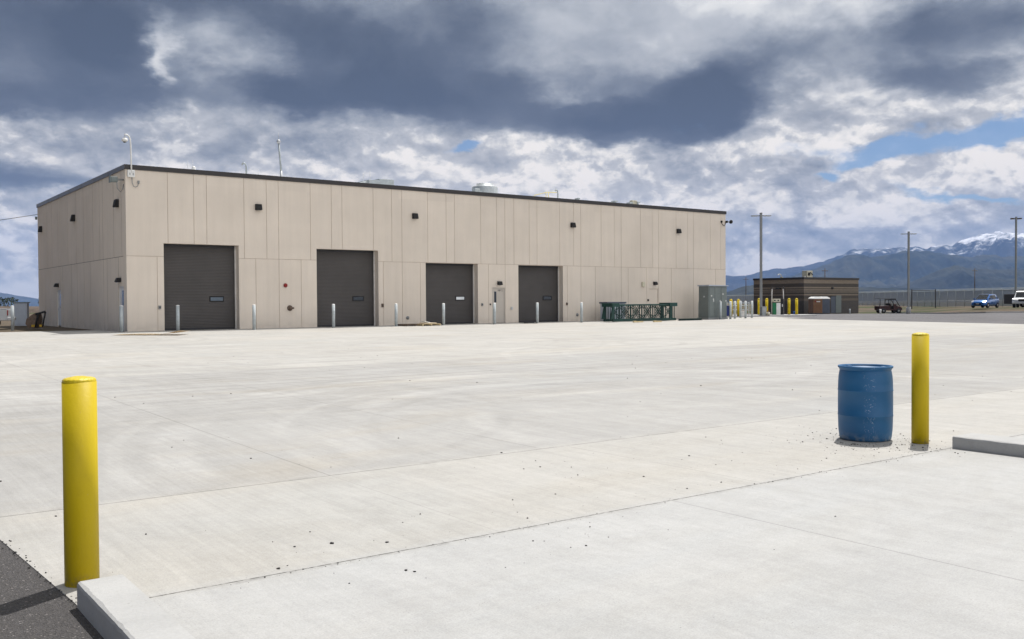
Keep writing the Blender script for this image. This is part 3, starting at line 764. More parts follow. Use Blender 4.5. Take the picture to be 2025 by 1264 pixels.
mb = MB(); mb.lathe([(.001, 10.8), (.09, 10.82), (.125, 10.92), (.09, 11.03), (.001, 11.06)], 14, 10.255, 6, cap=False); mb.build('mast_head', M['ltgray'], ms)
mb = MB(); mb.tube([(10.255, 6, 11.05), (10.25, 6, 11.45)], .014, 5); mb.build('lightning_rod', M['ltgray'], ms)
mb = MB(); mb.lathe([(.11, RZ), (.11, 8.68), (.07, 8.76), (.001, 8.78)], 12, 4.56, 4, cap=False); rp('roof_vent', mb, M['white'])
for q, zz in ((4.52, 9.1), (4.25, 9.05), (8.2, 8.9), (12.6, 8.6)):
    mb = MB(); mb.tube([(q, 4, RZ), (q, 4, zz)], .01, 5); rp('lightning_rod', mb, M['ltgray'])
for q, w, zz in ((35.5, .3, 8.72), (37.05, .35, 8.68), (37.8, .3, 8.78), (31.9, .2, 8.7), (14.8, .2, 8.6)):
    mb = MB(); mb.box(q - .06, 3.9, RZ, q + .06, 4.1, zz - .1); mb.box(q - w / 2, 3.8, zz - .1, q + w / 2, 4.2, zz, .02); rp('roof_vent', mb, M['galvflat'])
mb = MB(); mb.box(37.2, 3.9, RZ, 37.7, 4.2, 8.86, .02); rp('roof_hatch', mb, M['bone'])

# ------------------------------------------------------------------ gray bollards
def round_post(name, h, r, m, dome, label, cat, group, loc, basem=None):
    t = empty(name, loc, 0, label, cat, group)
    mb = MB(); mb.lathe([(r, -.05), (r, h - dome)], 28); mb.build('post', m, t)
    mb = MB(); prof = [(r + .004, h - dome - .012), (r + .004, h - dome)] + [((r + .004) * math.cos(a), h - dome + dome * math.sin(a)) for a in [R(d) for d in (15, 30, 45, 60, 75, 88)]]
    mb.lathe(prof, 28); mb.build('cap', basem or m, t)
    return t
GB = [(-.49, -.89, 'gray bollard before the nearest side door of the warehouse, at its corner'),
      (2.06, -1.1, 'gray bollard before the left half of the leftmost roll-up door'),
      (5.63, -1.75, 'gray bollard against tan wall just right of the leftmost roll-up door'),
      (10.05, -1.6, 'gray bollard at the left edge of the second roll-up door'),
      (13.84, -1.6, 'gray bollard against tan wall left of the wooden pallet'),
      (16.89, -1.7, 'gray bollard before the third roll-up door, right of the pallet'),
      (20.26, -2.0, 'gray bollard before the personnel door marked MP 2'),
      (23.41, -2.1, 'gray bollard before the rightmost roll-up door'),
      (26.71, -2.4, 'gray bollard against tan wall left of the green steel truss'),
      (-3.7, 8.2, 'weathered gray bollard beside the tailgate of the white pickup'),
      (39.06, -1.05, 'gray bollard against the wall left of the large green-gray cabinet'),
      (39.18, -2.9, 'gray bollard before the doors of the large green-gray cabinet'),
      (40.3, -2.85, 'gray bollard before the right edge of the large green-gray cabinet'),
      (41.82, -1.98, 'gray bollard between two yellow bollards right of the cabinet'),
      (44.1, -.6, 'gray bollard directly right of the second yellow bollard, set back'),
      (43.0, -1.98, 'gray bollard second from the right of the cabinet group'),
      (44.85, -1.07, 'rightmost gray bollard, by the left end of the banded masonry building')]
proto = None
for u, v, lb in GB:
    x, y = XY(u, v)
    if proto is None: proto = round_post('bollard', 1.27, .082, M['galvflat'], .035, lb, 'bollard', 'gray bollards guarding the warehouse', (x, y, gz(x, y)), M['white'])
    else: copy_tree(proto, (x, y, gz(x, y)), random.uniform(0, 6), lb)
# yellow bollards
YB = [(16.4, 70.1, 1.27, 'yellow dome-topped bollard directly right of the large green-gray cabinet', 1445.5, 625.8),
      (0, 0, 0, 'second yellow dome-topped bollard right of the cabinet, among gray ones', 1460.4, 625.6)]
yp = round_post('yellow_bollard', 1.42, .115, M['yellow'], .10, YB[0][3], 'bollard', 'yellow dome-topped bollards by the fuel pumps', (17.86, 76.4, gz(17.86, 76.4)))
copy_tree(yp, (18.53, 76.66, gz(18.53, 76.66)), .5, YB[1][3])
for x, y, lb in ((23.2, 88.0, 'yellow bollard left of the tall light pole by the fuel pump'), (23.93, 88.0, 'yellow bollard between the light pole and the fuel pump'),
                 (26.02, 88.0, 'yellow bollard just right of the fuel pump'), (26.73, 88.0, 'rightmost far yellow bollard, next to the small blue bin')):
    c = copy_tree(yp, (x, y, gz(x, y) + .04), random.uniform(0, 6), lb); c.scale = (1.12, 1.12, 1.13)
def big_bollard(loc, h, r, label):
    t = empty('yellow_bollard', loc, 0, label, 'bollard', 'large yellow bollards in the foreground')
    mb = MB(); mb.lathe([(r, -.05), (r, h - .010)], 64); mb.build('post', M['yellow'], t)
    mb = MB(); prof = [(r - .002, h - .010), (r - .002, h), (r * .88, h + .008), (r * .66, h + .0145), (r * .4, h + .019), (.002, h + .021)]
    mb.lathe(prof, 48, cap=False)
    for v in mb.bm.verts:
        if v.co.z > h + .001: v.co.z += .004 * mnoise.noise(v.co * 40) ; 
    mb.build('concrete_cap', M['yellowcap'], t)
    return t
M['yellowcap'] = mat('sunlit_cap_yellow', (.58, .44, .008), .4, 0, .08, 12, .7, 55)  # lighter than the post yellow: the sunlit top is put into the colour
big_bollard((-2.532, 5.47, 0), 1.195, .0940, 'large yellow bollard in the left foreground beside the kerb end')
big_bollard((4.63, 10.62, 0), 1.235, .0925, 'large yellow bollard standing just right of the blue drum')

# ------------------------------------------------------------------ blue drum
dr = empty('drum', (4.13, 10.95, .004), 0, 'scuffed blue plastic drum standing on the concrete beside the yellow bollard', 'drum')
mb = MB(); mb.lathe([(.20, 0), (.272, 0), (.285, .015), (.291, .05), (.298, .12), (.301, .2), (.303, .289), (.3065, .292), (.3065, .302), (.303, .305), (.304, .45), (.303, .587), (.3062, .590), (.3062, .60), (.303, .603), (.301, .70), (.296, .77), (.287, .82), (.283, .84)], 64, cap=True); mb.build('drum_body', M['drum'], dr)
mb = MB(); mb.lathe([(.283, .835), (.292, .855), (.304, .866), (.306, .880), (.300, .888), (.288, .888), (.282, .872), (.28, .862), (.001, .860)], 64, cap=False); mb.build('drum_rim', M['drum'], dr)
for bx_, by_ in ((.16, -.12), (-.15, .12)):
    mb = MB(); mb.lathe([(.035, .862), (.035, .882), (.02, .885), (.001, .885)], 16, bx_, by_, cap=False); mb.build('bung', M['drum'], dr)

dr.scale = (1, 1, .968)

# ------------------------------------------------------------------ gravel
def gravel():
    bm = bmesh.new()
    def peb(x, y, r):
        u, v = UV(x, y)
        m = Matrix.Translation((x, y, gz(x, y) + r * .35)) @ Matrix.Rotation(random.uniform(0, 6.3), 4, 'Z') @ Matrix.Diagonal((r * random.uniform(.8, 1.5), r * random.uniform(.7, 1.1), r * random.uniform(.45, .8), 1))
        q = bmesh.ops.create_icosphere(bm, subdivisions=1, radius=1, matrix=m)
        for w in q['verts']: w.co += Vector((random.uniform(-1, 1), random.uniform(-1, 1), random.uniform(-1, 1))) * r * .18
    def size(): return random.choice((.0018, .002, .0024, .003, .003, .0035, .0045, .006, .008)) * random.uniform(.8, 1.3)
    for _ in range(330):      # round the drum
        a = random.uniform(0, 6.3); d = .31 + abs(random.gauss(0, .28)); peb(4.09 + d * math.cos(a), 10.88 + d * math.sin(a) * 1.4 - .1, size())
    for _ in range(90): peb(4.09 + random.uniform(-.42, .42), 10.5 + random.gauss(0, .05), size())
    for _ in range(230):      # along the joint
        u = -11 + 9 * random.random() ** .7; v = -41.87 + random.gauss(0, .028) + (random.gauss(0, .12) if random.random() < .2 else 0)
        if random.random() < .5: u = random.choice((-9.4, -8.0, -4.4, -3.0, -2.5)) + random.gauss(0, .35)
        x, y = XY(min(u, -2.05), v); peb(x, y, size() * .6)
    for _ in range(110):
        u = random.uniform(-7, -1.5); v = random.uniform(-41.8, -39.6); x, y = XY(u, v); peb(x, y, size())
    for _ in range(60):
        u = random.uniform(-9.8, -7); v = random.uniform(-42.6, -41); x, y = XY(u, v); peb(x, y, size() * 1.05)
    for _ in range(70):
        u = random.uniform(-10.7, 3); v = random.uniform(-41.8, -36); x, y = XY(u, v); peb(x, y, size() * 1.2)
    for _ in range(14):
        u = random.uniform(-10, 2); v = random.uniform(-44.5, -42); x, y = XY(u, v); peb(x, y, size())
    for _ in range(60):
        x = random.uniform(-8, 12); y = random.uniform(13, 30); peb(x, y, random.uniform(.006, .013))
    for _ in range(160):      # crumbs at the asphalt edge
        v = random.uniform(-42.5, -39); u = -10.87 - .061 * max(0, v + 41.7) + random.gauss(0, .02); x, y = XY(u, v)
        if random.random() < .5 and -41.75 < v: peb(x, y, random.uniform(.003, .008))
    me = bpy.data.meshes.new('gravel'); bm.to_mesh(me); bm.free(); me.materials.append(M['pebble'])
    o = bpy.data.objects.new('gravel', me); COL.objects.link(o)
    tag(o, 'loose dark gravel scattered over the concrete', 'gravel', kind='stuff')
gravel()

# ------------------------------------------------------------------ steel truss and what lies round it
x, y = XY(28.62, -3.3); tr = empty('steel_truss', (x, y, gz(x, y)), TH, 'long dark green steel truss frame lying on the concrete by the wall', 'steel frame')
TL, TW, THh = 5.62, .80, 1.16
def barm(name, a, b, w, m='truss', seg=4):
    mb = MB(); mb.tube([a, b], w * .7071, seg); return mb.build(name, M[m], tr)
for yy in (0, TW):
    mb = MB(); mb.box(0.25, yy - .045, THh - .13, TL - .1, yy + .045, THh - .03, .008); mb.build('top_chord', M['truss'], tr)
    mb = MB(); mb.box(-.1, yy - .06, .03, TL, yy + .06, .19, .008); mb.build('bottom_chord', M['truss'], tr)
for x0, x1 in ((-.2, .42), (TL - .65, TL + .08)):
    mb = MB(); mb.box(x0, -.1, THh - .19, x1, TW + .1, THh + .05, .012); mb.build('end_cap', M['truss'], tr)
    for yy in (0, TW):
        mb = MB(); mb.prism([(x0 - .08 if x0 < 0 else x0 + .05, .19), (x0 + .25, .19), (x0 + .25, THh - .19), (x0 + .1, THh - .19)], yy - .05, yy + .05, 'y'); mb.build('end_post', M['truss'], tr)
nb = 5; bw = (TL - .5) / nb
for k in range(nb + 1):
    for yy in (0, TW):
        for dx in (-.09, .09):
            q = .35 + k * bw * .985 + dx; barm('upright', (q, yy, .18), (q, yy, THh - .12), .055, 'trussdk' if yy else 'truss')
for k in range(nb):
    q0 = .45 + k * bw * .985; q1 = q0 + bw - .2
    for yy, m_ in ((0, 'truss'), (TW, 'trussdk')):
        for d in (0, .13):
            barm('brace', (q0 + d, yy + .03, .19), (q1 - .13 + d, yy + .03, THh - .14), .042, m_)
            barm('brace', (q1 - d, yy - .03, .19), (q0 + .13 - d, yy - .03, THh - .14), .042, m_)
for k in range(4):
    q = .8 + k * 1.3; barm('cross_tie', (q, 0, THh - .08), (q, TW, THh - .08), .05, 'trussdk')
x, y = XY(30.35, -1.35); t = empty('crate', (x, y, gz(x, y)), TH, 'gray metal crate behind the green steel truss', 'crate')
mb = MB(); mb.box(-.8, -.35, .02, .8, .35, 1.16, .02); mb.build('crate_body', M['cabgray'], t); mb = MB(); mb.box(-.86, -.4, 1.162, .86, .4, 1.27, .01); mb.build('crate_lid', M['slate'], t)
x, y = XY(34.6, -3.6); t = empty('steel_beam', (x, y, gz(x, y)), TH + .02, 'low flat green steel beam lying right of the green truss', 'beam')
for nm, q in (('bottom_flange', (.0, .02)), ('top_flange', (.12, .14))):
    mb = MB(); mb.box(-.4, -.09, q[0], 1.9, .09, q[1]); mb.build(nm, M['truss'], t)
mb = MB(); mb.box(-.4, -.008, .02, 1.9, .008, .12); mb.build('web', M['trussdk'], t)
for u, v, l, lb in ((29.5, -4.6, .9, 'pale timber block on the concrete before the left part of the green truss'), (30.9, -4.9, .75, 'pale timber block on the concrete before the middle of the green truss')):
    x, y = XY(u, v); mb = MB(); mb.box(-l / 2, -.06, 0, l / 2, .06, .075, .008); mb.box(-l / 2, -.05, .0752, -l / 2 + .22, .05, .1, .004); o = mb.build('timber_block', M['wood']); o.location = (x, y, gz(x, y)); o.rotation_euler = (0, 0, TH + .1); tag(o, lb, 'timber', 'timber blocks in front of the truss')

# pallet, mats, plywood
def pallet(loc, rz, m, label):
    t = empty('pallet', loc, rz, label, 'pallet')
    for k in range(5): mb = MB(); mb.box(-.6, -.5 + k * .225, .10, .6, -.41 + k * .225, .12); mb.build('deck_board', m, t)
    for k in range(3): mb = MB(); mb.box(-.6 + k * .56, -.5, .02, -.52 + k * .56, .49, .0998); mb.build('stringer', m, t)
    return t
x, y = XY(15.75, -1.75); pt = pallet((x, y, gz(x, y)), TH, M['wood'], 'pale wooden pallet on the concrete left of the third roll-up door')
x, y = XY(15.75, -1.75); t = empty('cardboard', (x, y, gz(x, y) + .121), TH, 'crumpled pale cardboard scraps piled on the wooden pallet', 'cardboard')
mb = MB(); mb.box(-.35, -.3, 0, .45, .25, .05, .01); mb.build('sheet', M['ply'], t)
mb = MB(); mb.box(-.3, -.2, .051, .1, .2, .09, .01, Matrix.Rotation(.2, 4, 'Y')); mb.build('scrap', M['white'], t)
x, y = XY(14.75, -1.7); pallet((x, y, gz(x, y)), TH + .05, M['wooddk'], 'dark weathered pallet on the left of the pale wooden pallet')
x, y = XY(22.9, -1.85); mb = MB(); mb.box(-.45, -.3, 0, .45, .3, .035, .01); mb.box(-.2, -.2, .036, .3, .2, .07, .01); o = mb.build('floor_mat', M['black']); o.location = (x, y, gz(x, y)); o.rotation_euler = (0, 0, TH); tag(o, 'black rubber mat lying at the left foot of the rightmost roll-up door', 'mat')
# warped plywood sheet
bm = bmesh.new(); n = 12; gv = {}
for i in range(n + 1):
    for j in range(5):
        s = i / n; w = j / 4
        zz = .012 + .16 * s ** 5 * (1 - .35 * w) + .02 * math.sin(s * 5) ** 2
        gv[i, j] = bm.verts.new((s * 3.0, w * 1.25, zz))
for i in range(n):
    for j in range(4): bm.faces.new((gv[i, j], gv[i + 1, j], gv[i + 1, j + 1], gv[i, j + 1]))
bmesh.ops.solidify(bm, geom=list(bm.faces), thickness=.018)
me = bpy.data.meshes.new('plywood_sheet'); bm.to_mesh(me); bm.free(); me.materials.append(M['ply'])
o = bpy.data.objects.new('plywood_sheet', me); COL.objects.link(o); o.location = (-17.35, 40.55, gz(-17.3, 40.5) + .01); o.rotation_euler = (0, 0, -.05)
tag(o, 'warped pale plywood sheet lying on the concrete near the warehouse corner', 'plywood')

# ------------------------------------------------------------------ big utility cabinet
x, y = XY(38.25, -2.62); cbn = empty('electrical_cabinet', (x, y, gz(x, y)), TH, 'large green-gray metal transformer cabinet at the right end of the warehouse', 'cabinet')
mb = MB(); mb.box(-.06, -.04, -.1, 2.0, 1.0, .12, .01); mb.build('plinth', M['polegray'], cbn)
mb = MB(); mb.box(0, 0, .121, 1.93, .9, 2.34, .01); mb.build('cabinet_body', M['cabinet'], cbn)
mb = MB(); mb.prism([(-.08, 2.345), (1.05, 2.345), (1.05, .95 * 0 + 2.345)][:0] or [(-.05, 2.342), (2.0, 2.342), (2.0, 2.40), (-.05, 2.43)], -.1, .98, 'y'); mb.build('cabinet_roof', M['cabgray'], cbn)
for a, b, z0, z1 in ((.08, .62, .2, 2.25), (.66, 1.28, .2, 1.75), (.66, 1.28, 1.79, 2.25), (1.32, 1.86, .2, 2.25)):
    mb = MB(); mb.box(a, -.022, z0, b, -.002, z1, .006); mb.build('cabinet_door', M['cabinet'], cbn)
for a, z in ((.3, 1.66), (.5, 1.42), (.52, 1.3), (1.5, 1.78), (1.2, 1.3), (1.82, 1.3)):
    mb = MB(); mb.box(a - .045, -.03, z - .04, a + .045, -.023, z + .04); mb.build('notice_label', M['white'], cbn)
mb = MB(); mb.box(-.01, .35, 1.55, -.002, .45, 1.65); mb.build('notice_label', M['ltgray'], cbn)
# navy barrel-like bin between cabinet and first yellow bollard
t = empty('storage_bin', (17.55, 77.3, gz(17.5, 77.3)), .3, 'navy blue bin partly hidden between the cabinet and the first yellow bollard', 'bin')
mb = MB(); mb.box(-.3, -.3, .02, .3, .3, .82, .03); mb.build('bin_body', M['navy'], t); mb = MB(); mb.box(-.32, -.32, .822, .32, .32, .88, .02); mb.build('bin_lid', M['navy'], t)
t = empty('storage_bin', (26.9, 88.9, gz(26.9, 88.9)), .2, 'small bright blue bin right of the rightmost far yellow bollard', 'bin')
mb = MB(); mb.lathe([(.18, .01), (.23, .36)], 14); mb.build('bin_body', M['blueplastic'], t); mb = MB(); mb.lathe([(.245, .362), (.24, .40), (.001, .42)], 14, cap=False); mb.build('bin_lid', M['blueplastic'], t)
# racks and clutter seen between the gray bollards
t = empty('pipe_rack', (20.9, 86.5, gz(20.9, 86.5)), .1, 'pale galvanised pipe rack standing between the rear gray bollards', 'rack')
for q in (-1.1, 0, 1.0): mb = MB(); mb.tube([(q, 0, 0), (q, 0, 1.25)], .035, 6); mb.build('rack_post', M['galv'], t)
for zz in (.55, .9, 1.15): mb = MB(); mb.tube([(-1.1, 0, zz), (1.0, 0, zz)], .03, 6); mb.build('rack_rail', M['galv'], t)
mb = MB(); mb.box(.1, .1, .0, .8, .5, .42, .02); o = mb.build('crate', M['jamb']); o.location = (21.0, 87.0, gz(21, 87)); tag(o, 'small dull pink crate behind the pipe rack', 'crate')

# ------------------------------------------------------------------ fuel pump
fp = empty('fuel_pump', (24.85, 88.1, gz(24.8, 88) + .08), 0, 'green and white fuel pump standing between the yellow bollards', 'fuel pump')
mb = MB(); mb.box(-.37, -.22, 0, .07, .25, 1.12, .01); mb.build('pump_body', M['green'], fp)
mb = MB(); mb.box(-.05, -.235, .02, .33, -.221, 1.1); mb.build('white_panel', M['white'], fp)
mb = MB(); mb.box(.071, -.22, 0, .34, .25, 1.12, .01); mb.build('side_panel', M['white'], fp)
mb = MB(); mb.box(-.33, -.24, 1.19, .33, .25, 1.5, .02); hd = mb.build('pump_head', M['bone'], fp)
mb = MB(); mb.box(-.37, -.2, 1.121, .34, .24, 1.189); mb.build('black_collar', M['black'], fp)
for a in (-.2, .12): mb = MB(); mb.box(a - .07, -.25, 1.29, a + .07, -.241, 1.42); mb.build('display', M['glassdk'], hd)
mb = MB(); mb.box(.36, -.2, 0, .66, .25, 1.5, .02); mb.build('hose_cabinet', M['black'], fp)
mb = MB(); mb.box(.46, -.21, .75, .56, -.201, 1.0); mb.build('hose_nozzle', M['ltgray'], fp)
for q in (-.42, .68):
    mb = MB(); mb.tube([(q, 0, 0), (q, 0, 1.5), (q + (.02 if q < 0 else -.03), 0, 2.45)], .045, 8); mb.build('hose_mast', M['jamb'], fp)
    mb = MB(); mb.lathe([(.07, 2.45), (.08, 2.55), (.04, 2.62), (.001, 2.62)], 10, q, 0, cap=False); mb.build('mast_top', M['black'], fp)
mb = MB(); mb.tube([(-.42, -.02, 2.56), (-.6, -.02, 2.4), (-.72, -.02, 1.9), (-.68, -.02, 1.2), (-.5, -.02, .8)], .022, 6); mb.build('fuel_hose', M['black'], fp)
mb = MB(); mb.tube([(.7, -.02, 2.56), (.84, -.02, 2.35), (.86, -.02, 1.8), (.8, -.02, 1.2), (.7, -.02, 1.0)], .022, 6); mb.build('fuel_hose', M['black'], fp)

# ------------------------------------------------------------------ light poles
def light_pole(loc, h, label, kind=0, rz=0):
    t = empty('light_pole', loc, rz, label, 'light pole', 'tall gray light poles of the yard')
    mb = MB(); mb.box(-.1, -.1, .0, .1, .1, h, .015); mb.build('pole', M['polegray'], t)
    mb = MB(); mb.box(-.16, -.16, 0, .16, .16, .05, .01); mb.build('base_plate', M['polegray'], t)
    mb = MB(); mb.box(-.105, -.105, h + .001, .105, .105, h + .05, .01); mb.build('pole_cap', M['bronze'], t)
    arms = [(1, 0), (-1, 0)] if kind == 0 else [(1, 0), (-1, 0), (.6, .8), (-.6, .8)]
    for dx, dy in arms:
        M_ = Matrix.Translation((0, 0, h - .22)) @ Matrix.Rotation(math.atan2(dy, dx), 4, 'Z')
        mb = MB(); mb.box(.1, -.03, -.03, .3, .03, .03, 0, M_); ar = mb.build('lamp_arm', M['bronze'], t)
        mb = MB(); mb.box(.28, -.17, -.035, .88 if kind == 0 else .7, .17, .04 if kind == 0 else .12, .02, M_); hd = mb.build('lamp_head', M['bronze'] if kind else M['polegray'], t)
        mb = MB(); mb.box(.33, -.13, -.046, .8 if kind == 0 else .65, .13, -.036, 0, M_); mb.build('lens', M['lampw'], hd)
    return t
light_pole((22.33, 84, gz(22.33, 84)), 9.35 - gz(22.33, 84), 'tall gray light pole with two flat lamps beside the fuel pump')
t = empty('meter_cabinet', (22.45, 83.75, gz(22.4, 83.7)), 0, 'small gray meter cabinet at the foot of the nearest light pole', 'cabinet')
mb = MB(); mb.box(-.12, -.12, .0, .28, .12, .78, .015); mb.build('cabinet_body', M['galvflat'], t); mb = MB(); mb.box(-.14, -.14, .781, .3, .14, .81); mb.build('cabinet_roof', M['ltgray'], t); mb = MB(); mb.box(-.04, -.128, .4, .2, -.121, .7); mb.build('cabinet_door', M['ltgray'], t)
t = empty('propane_tank', (22.85, 83.6, gz(22.8, 83.6)), 0, 'small white tank on the ground right of the meter cabinet', 'tank')
mb = MB(); mb.lathe([(.1, 0), (.17, .05), (.19, .16), (.16, .28), (.06, .33), (.05, .38), (.001, .38)], 16, cap=False); mb.build('tank_body', M['bone'], t); mb = MB(); mb.lathe([(.09, .381), (.09, .43)], 12); mb.build('collar', M['red'], t)
z = gz(46.55, 110) 
t2 = light_pole((46.55, 110, z + .75), 9.45 - z - .75, 'middle gray light pole on a concrete pedestal, right of the masonry building')
mb = MB(); mb.lathe([(.27, -.2), (.27, .72), (.25, .745)], 20); o = mb.build('pole_pedestal', M['kerb']); o.location = (46.55, 110, z); tag(o, 'round concrete pedestal under the middle light pole', 'pedestal')
light_pole((67.2, 125, gz(67.2, 125)), 12.4 - gz(67.2, 125), 'rightmost and tallest light pole with four dark lamps', 1)

# ------------------------------------------------------------------ masonry building
mz = gz(37.38, 120) - .1
mb0 = empty('masonry_building', (37.38, 120, mz), TH, 'low brown banded masonry building behind the fuel pump', 'building')
mb = MB(); mb.box(0, 0, -.5, 12, 8, 4.55); mb.build('wall', M['band'], mb0)
mb = MB(); mb.box(-.08, -.08, 4.551, 12.08, 8.08, 4.80, .01); mb.build('fascia', M['fascia'], mb0)
mb = MB(); mb.box(5.75, -.03, .15, 6.75, -.002, 2.3); md = mb.build('door', M['slate'], mb0); md['label'] = 'plain gray door in the right face'
mb = MB(); mb.box(5.65, -.06, 2.301, 6.85, -.002, 2.4); mb.build('door_frame', M['bronze'], md)
mb = MB(); mb.box(6.8, -.05, .15, 8.0, -.003, 2.45); mb.build('gray_panel', M['cabinet'], mb0)
for (px_, py_, sd) in ((6.0, -.3, 0), (-.3, 3.9, 1)):
    mb = MB()
    if sd: mb.prism([(-.3, 3.3), (0, 3.3), (0, 3.5), (-.12, 3.5)], 3.5, 4.3, 'y')
    else: mb.prism([(-.25, 3.3), (0, 3.3), (0, 3.55), (-.1, 3.55)], 5.85, 6.15, 'x')
    mb.build('wall_light', M['black'], mb0)
ru = MB(); ru.box(3.7, 2.2, 4.8, 4.9, 3.0, 5.75, .03); hv = ru.build('roof_unit', M['bone'], mb0)
ru = MB(); ru.lathe([(.24, 0), (.24, .03), (.001, .03)], 14, M_=Matrix.Translation((4.1, 2.19, 5.3)) @ Mx); ru.build('fan_grille', M['black'], hv)
ru = MB(); ru.tube([(4.3, 2.15, 5.55), (4.6, 2.1, 5.35), (4.85, 2.1, 5.2)], .045, 8); ru.build('refrigerant_pipe', M['black'], hv)
ru = MB(); ru.tube([(4.9, 2.5, 5.35), (5.1, 2.5, 5.25), (5.2, 2.5, 5.0), (5.2, 2.5, 4.8)], .06, 8); ru.box(3.3, 2.3, 4.8, 3.6, 2.6, 4.98); ru.build('white_duct', M['white'], hv)
ru = MB(); ru.tube([(1.3, 4.5, 4.8), (1.3, 4.5, 5.1), (1.15, 4.5, 5.28), (.85, 4.5, 5.32), (.6, 4.5, 5.2), (.58, 4.5, 5.1)], .045, 8); ru.box(1.2, 4.3, 4.8, 1.45, 4.6, 4.95); ru.build('vent_gooseneck', M['bone'], mb0)
# pale marker post and debris at its foot
mb = MB(); mb.lathe([(.11, 0), (.11, .55), (.08, .6)], 14); o = mb.build('concrete_post', M['galvflat']); o.location = (42.3, 117.3, gz(42.3, 117.3)); tag(o, 'short pale concrete post at the foot of the masonry building', 'post')

# ------------------------------------------------------------------ portable toilets
def toilet(loc, rz, m, label):
    t = empty('portable_toilet', loc, rz, label, 'portable toilet', 'portable toilets beside the masonry building')
    mb = MB(); mb.box(-.55, -.55, .02, .55, .55, .14, .01); mb.build('skid_base', M['black'], t)
    mb = MB(); mb.box(-.55, -.55, .141, .55, .55, 1.72, .02); mb.build('cabin', m, t)
    for k in range(5):
        mb = MB(); mb.box(-.5 + k * .21, -.566, .3, -.44 + k * .21, -.551, 1.1); mb.build('wall_rib', m, t)
    mb = MB(); mb.loft([[(-.6, -.6, 1.721), (.6, -.6, 1.721), (.6, .6, 1.721), (-.6, .6, 1.721)], [(-.55, -.55, 1.82), (.55, -.55, 1.82), (.55, .55, 1.82), (-.55, .55, 1.82)], [(-.3, -.45, 1.97), (.3, -.45, 1.97), (.3, .45, 1.97), (-.3, .45, 1.97)]]); mb.build('roof', M['white'], t)
    mb = MB(); mb.lathe([(.05, 1.9), (.05, 2.1)], 8, .2, .35); mb.build('vent_pipe', M['dkplastic'], t)
    mb = MB(); mb.box(.551, -.4, .2, .565, .4, 1.68); mb.build('door', m, t)
    t.scale = (1.12, 1.12, 1.12)
    return t
tz = gz(38, 117)
ta = toilet((37.95, 117.2, tz - .05), .18, M['brown'], 'brown portable toilet with white roof and a small red mark')
mb = MB(); mb.lathe([(.001, 0), (.09, 0), (.09, .006), (.001, .006)], 14, M_=Matrix.Translation((-.28, -.552, 1.45)) @ Mx); mb.build('logo_mark', M['red'], ta)
for k in range(3): mb = MB(); mb.box(-.14 + k * .15, -.559, 1.37, -.03 + k * .15, -.552, 1.48); mb.build('logo_strip', M['white'], ta)
toilet((39.1, 117.9, tz - .05), .22, M['slate'], 'slate gray portable toilet right of the brown one')

# ------------------------------------------------------------------ fence
fn = empty('chain_link_fence', (77, 110, 0), 0, 'long galvanised chain-link fence running behind the parking area', 'fence')
ys = arange(0, 300, 3.1)
for q in ys[:100]:
    z = gz(77, 110 + q); mb = MB(); mb.tube([(0, q, z - .1), (0, q, 2.95)], .035, 5); mb.tube([(0, q, 2.9), (-.28, q, 3.25)], .02, 4); mb.build('post', M['galv'], fn)
mb = MB(); n = len(ys)
for i in range(n - 1):
    q0, q1 = ys[i], ys[i + 1]; za, zb_ = gz(77, 110 + q0), gz(77, 110 + q1)
    v = [mb.bm.verts.new(p) for p in ((0.05, q0, za + .03), (0.05, q1, zb_ + .03), (0.05, q1, 2.9), (0.05, q0, 2.9))]; mb._f(v)
mb.build('wire_mesh', M['chain'], fn)
mb = MB(); mb.tube([(0, 0, 2.95), (0, 300, 2.95)], .045, 6); mb.build('top_rail', M['galv'], fn)
mb = MB()
for d, zz in ((-.28, 3.25), (-.19, 3.15), (-.1, 3.05)): mb.tube([(d, 0, zz), (d, 300, zz)], .018, 4)
mb.build('barbed_wire', M['galv'], fn)
gt = empty('gate_frame', (68.25, 160, 0), 0, 'dark square gate frame standing before the fence', 'gate')
for q in (0, 4.06): z = gz(68 + q, 160); mb = MB(); mb.box(q - .07, -.07, z - .1, q + .07, .07, 3.25); mb.build('post', M['bronze'], gt)
mb = MB(); mb.box(.071, -.04, 2.98, 3.989, .04, 3.06); mb.build('crossbar', M['bronze'], gt)
for i, (x, y, h, lb) in enumerate(((87.4, 350, 10.4, 'thin distant utility pole above the left end of the masonry building'), (100.2, 300, 11.8, 'thin distant utility pole behind the roof unit of the masonry building'), (158, 320, 12, 'thin distant utility pole between the middle and tallest light poles'))):
    t = empty('utility_pole', (x, y, gz(x, y) - .5), .3, lb, 'utility pole', 'thin distant utility poles')
    mb = MB(); mb.tube([(0, 0, 0), (0, 0, h)], [.16, .11], 8); mb.build('pole', M['wooddk'], t)
    mb = MB(); mb.box(-1.1, -.07, h - .9, 1.1, .07, h - .75); mb.build('crossarm', M['wooddk'], t)
    for q in (-1, -.4, .4, 1): mb = MB(); mb.lathe([(.05, h - .749), (.06, h - .6)], 6, q, 0); mb.build('insulator', M['ltgray'], t)

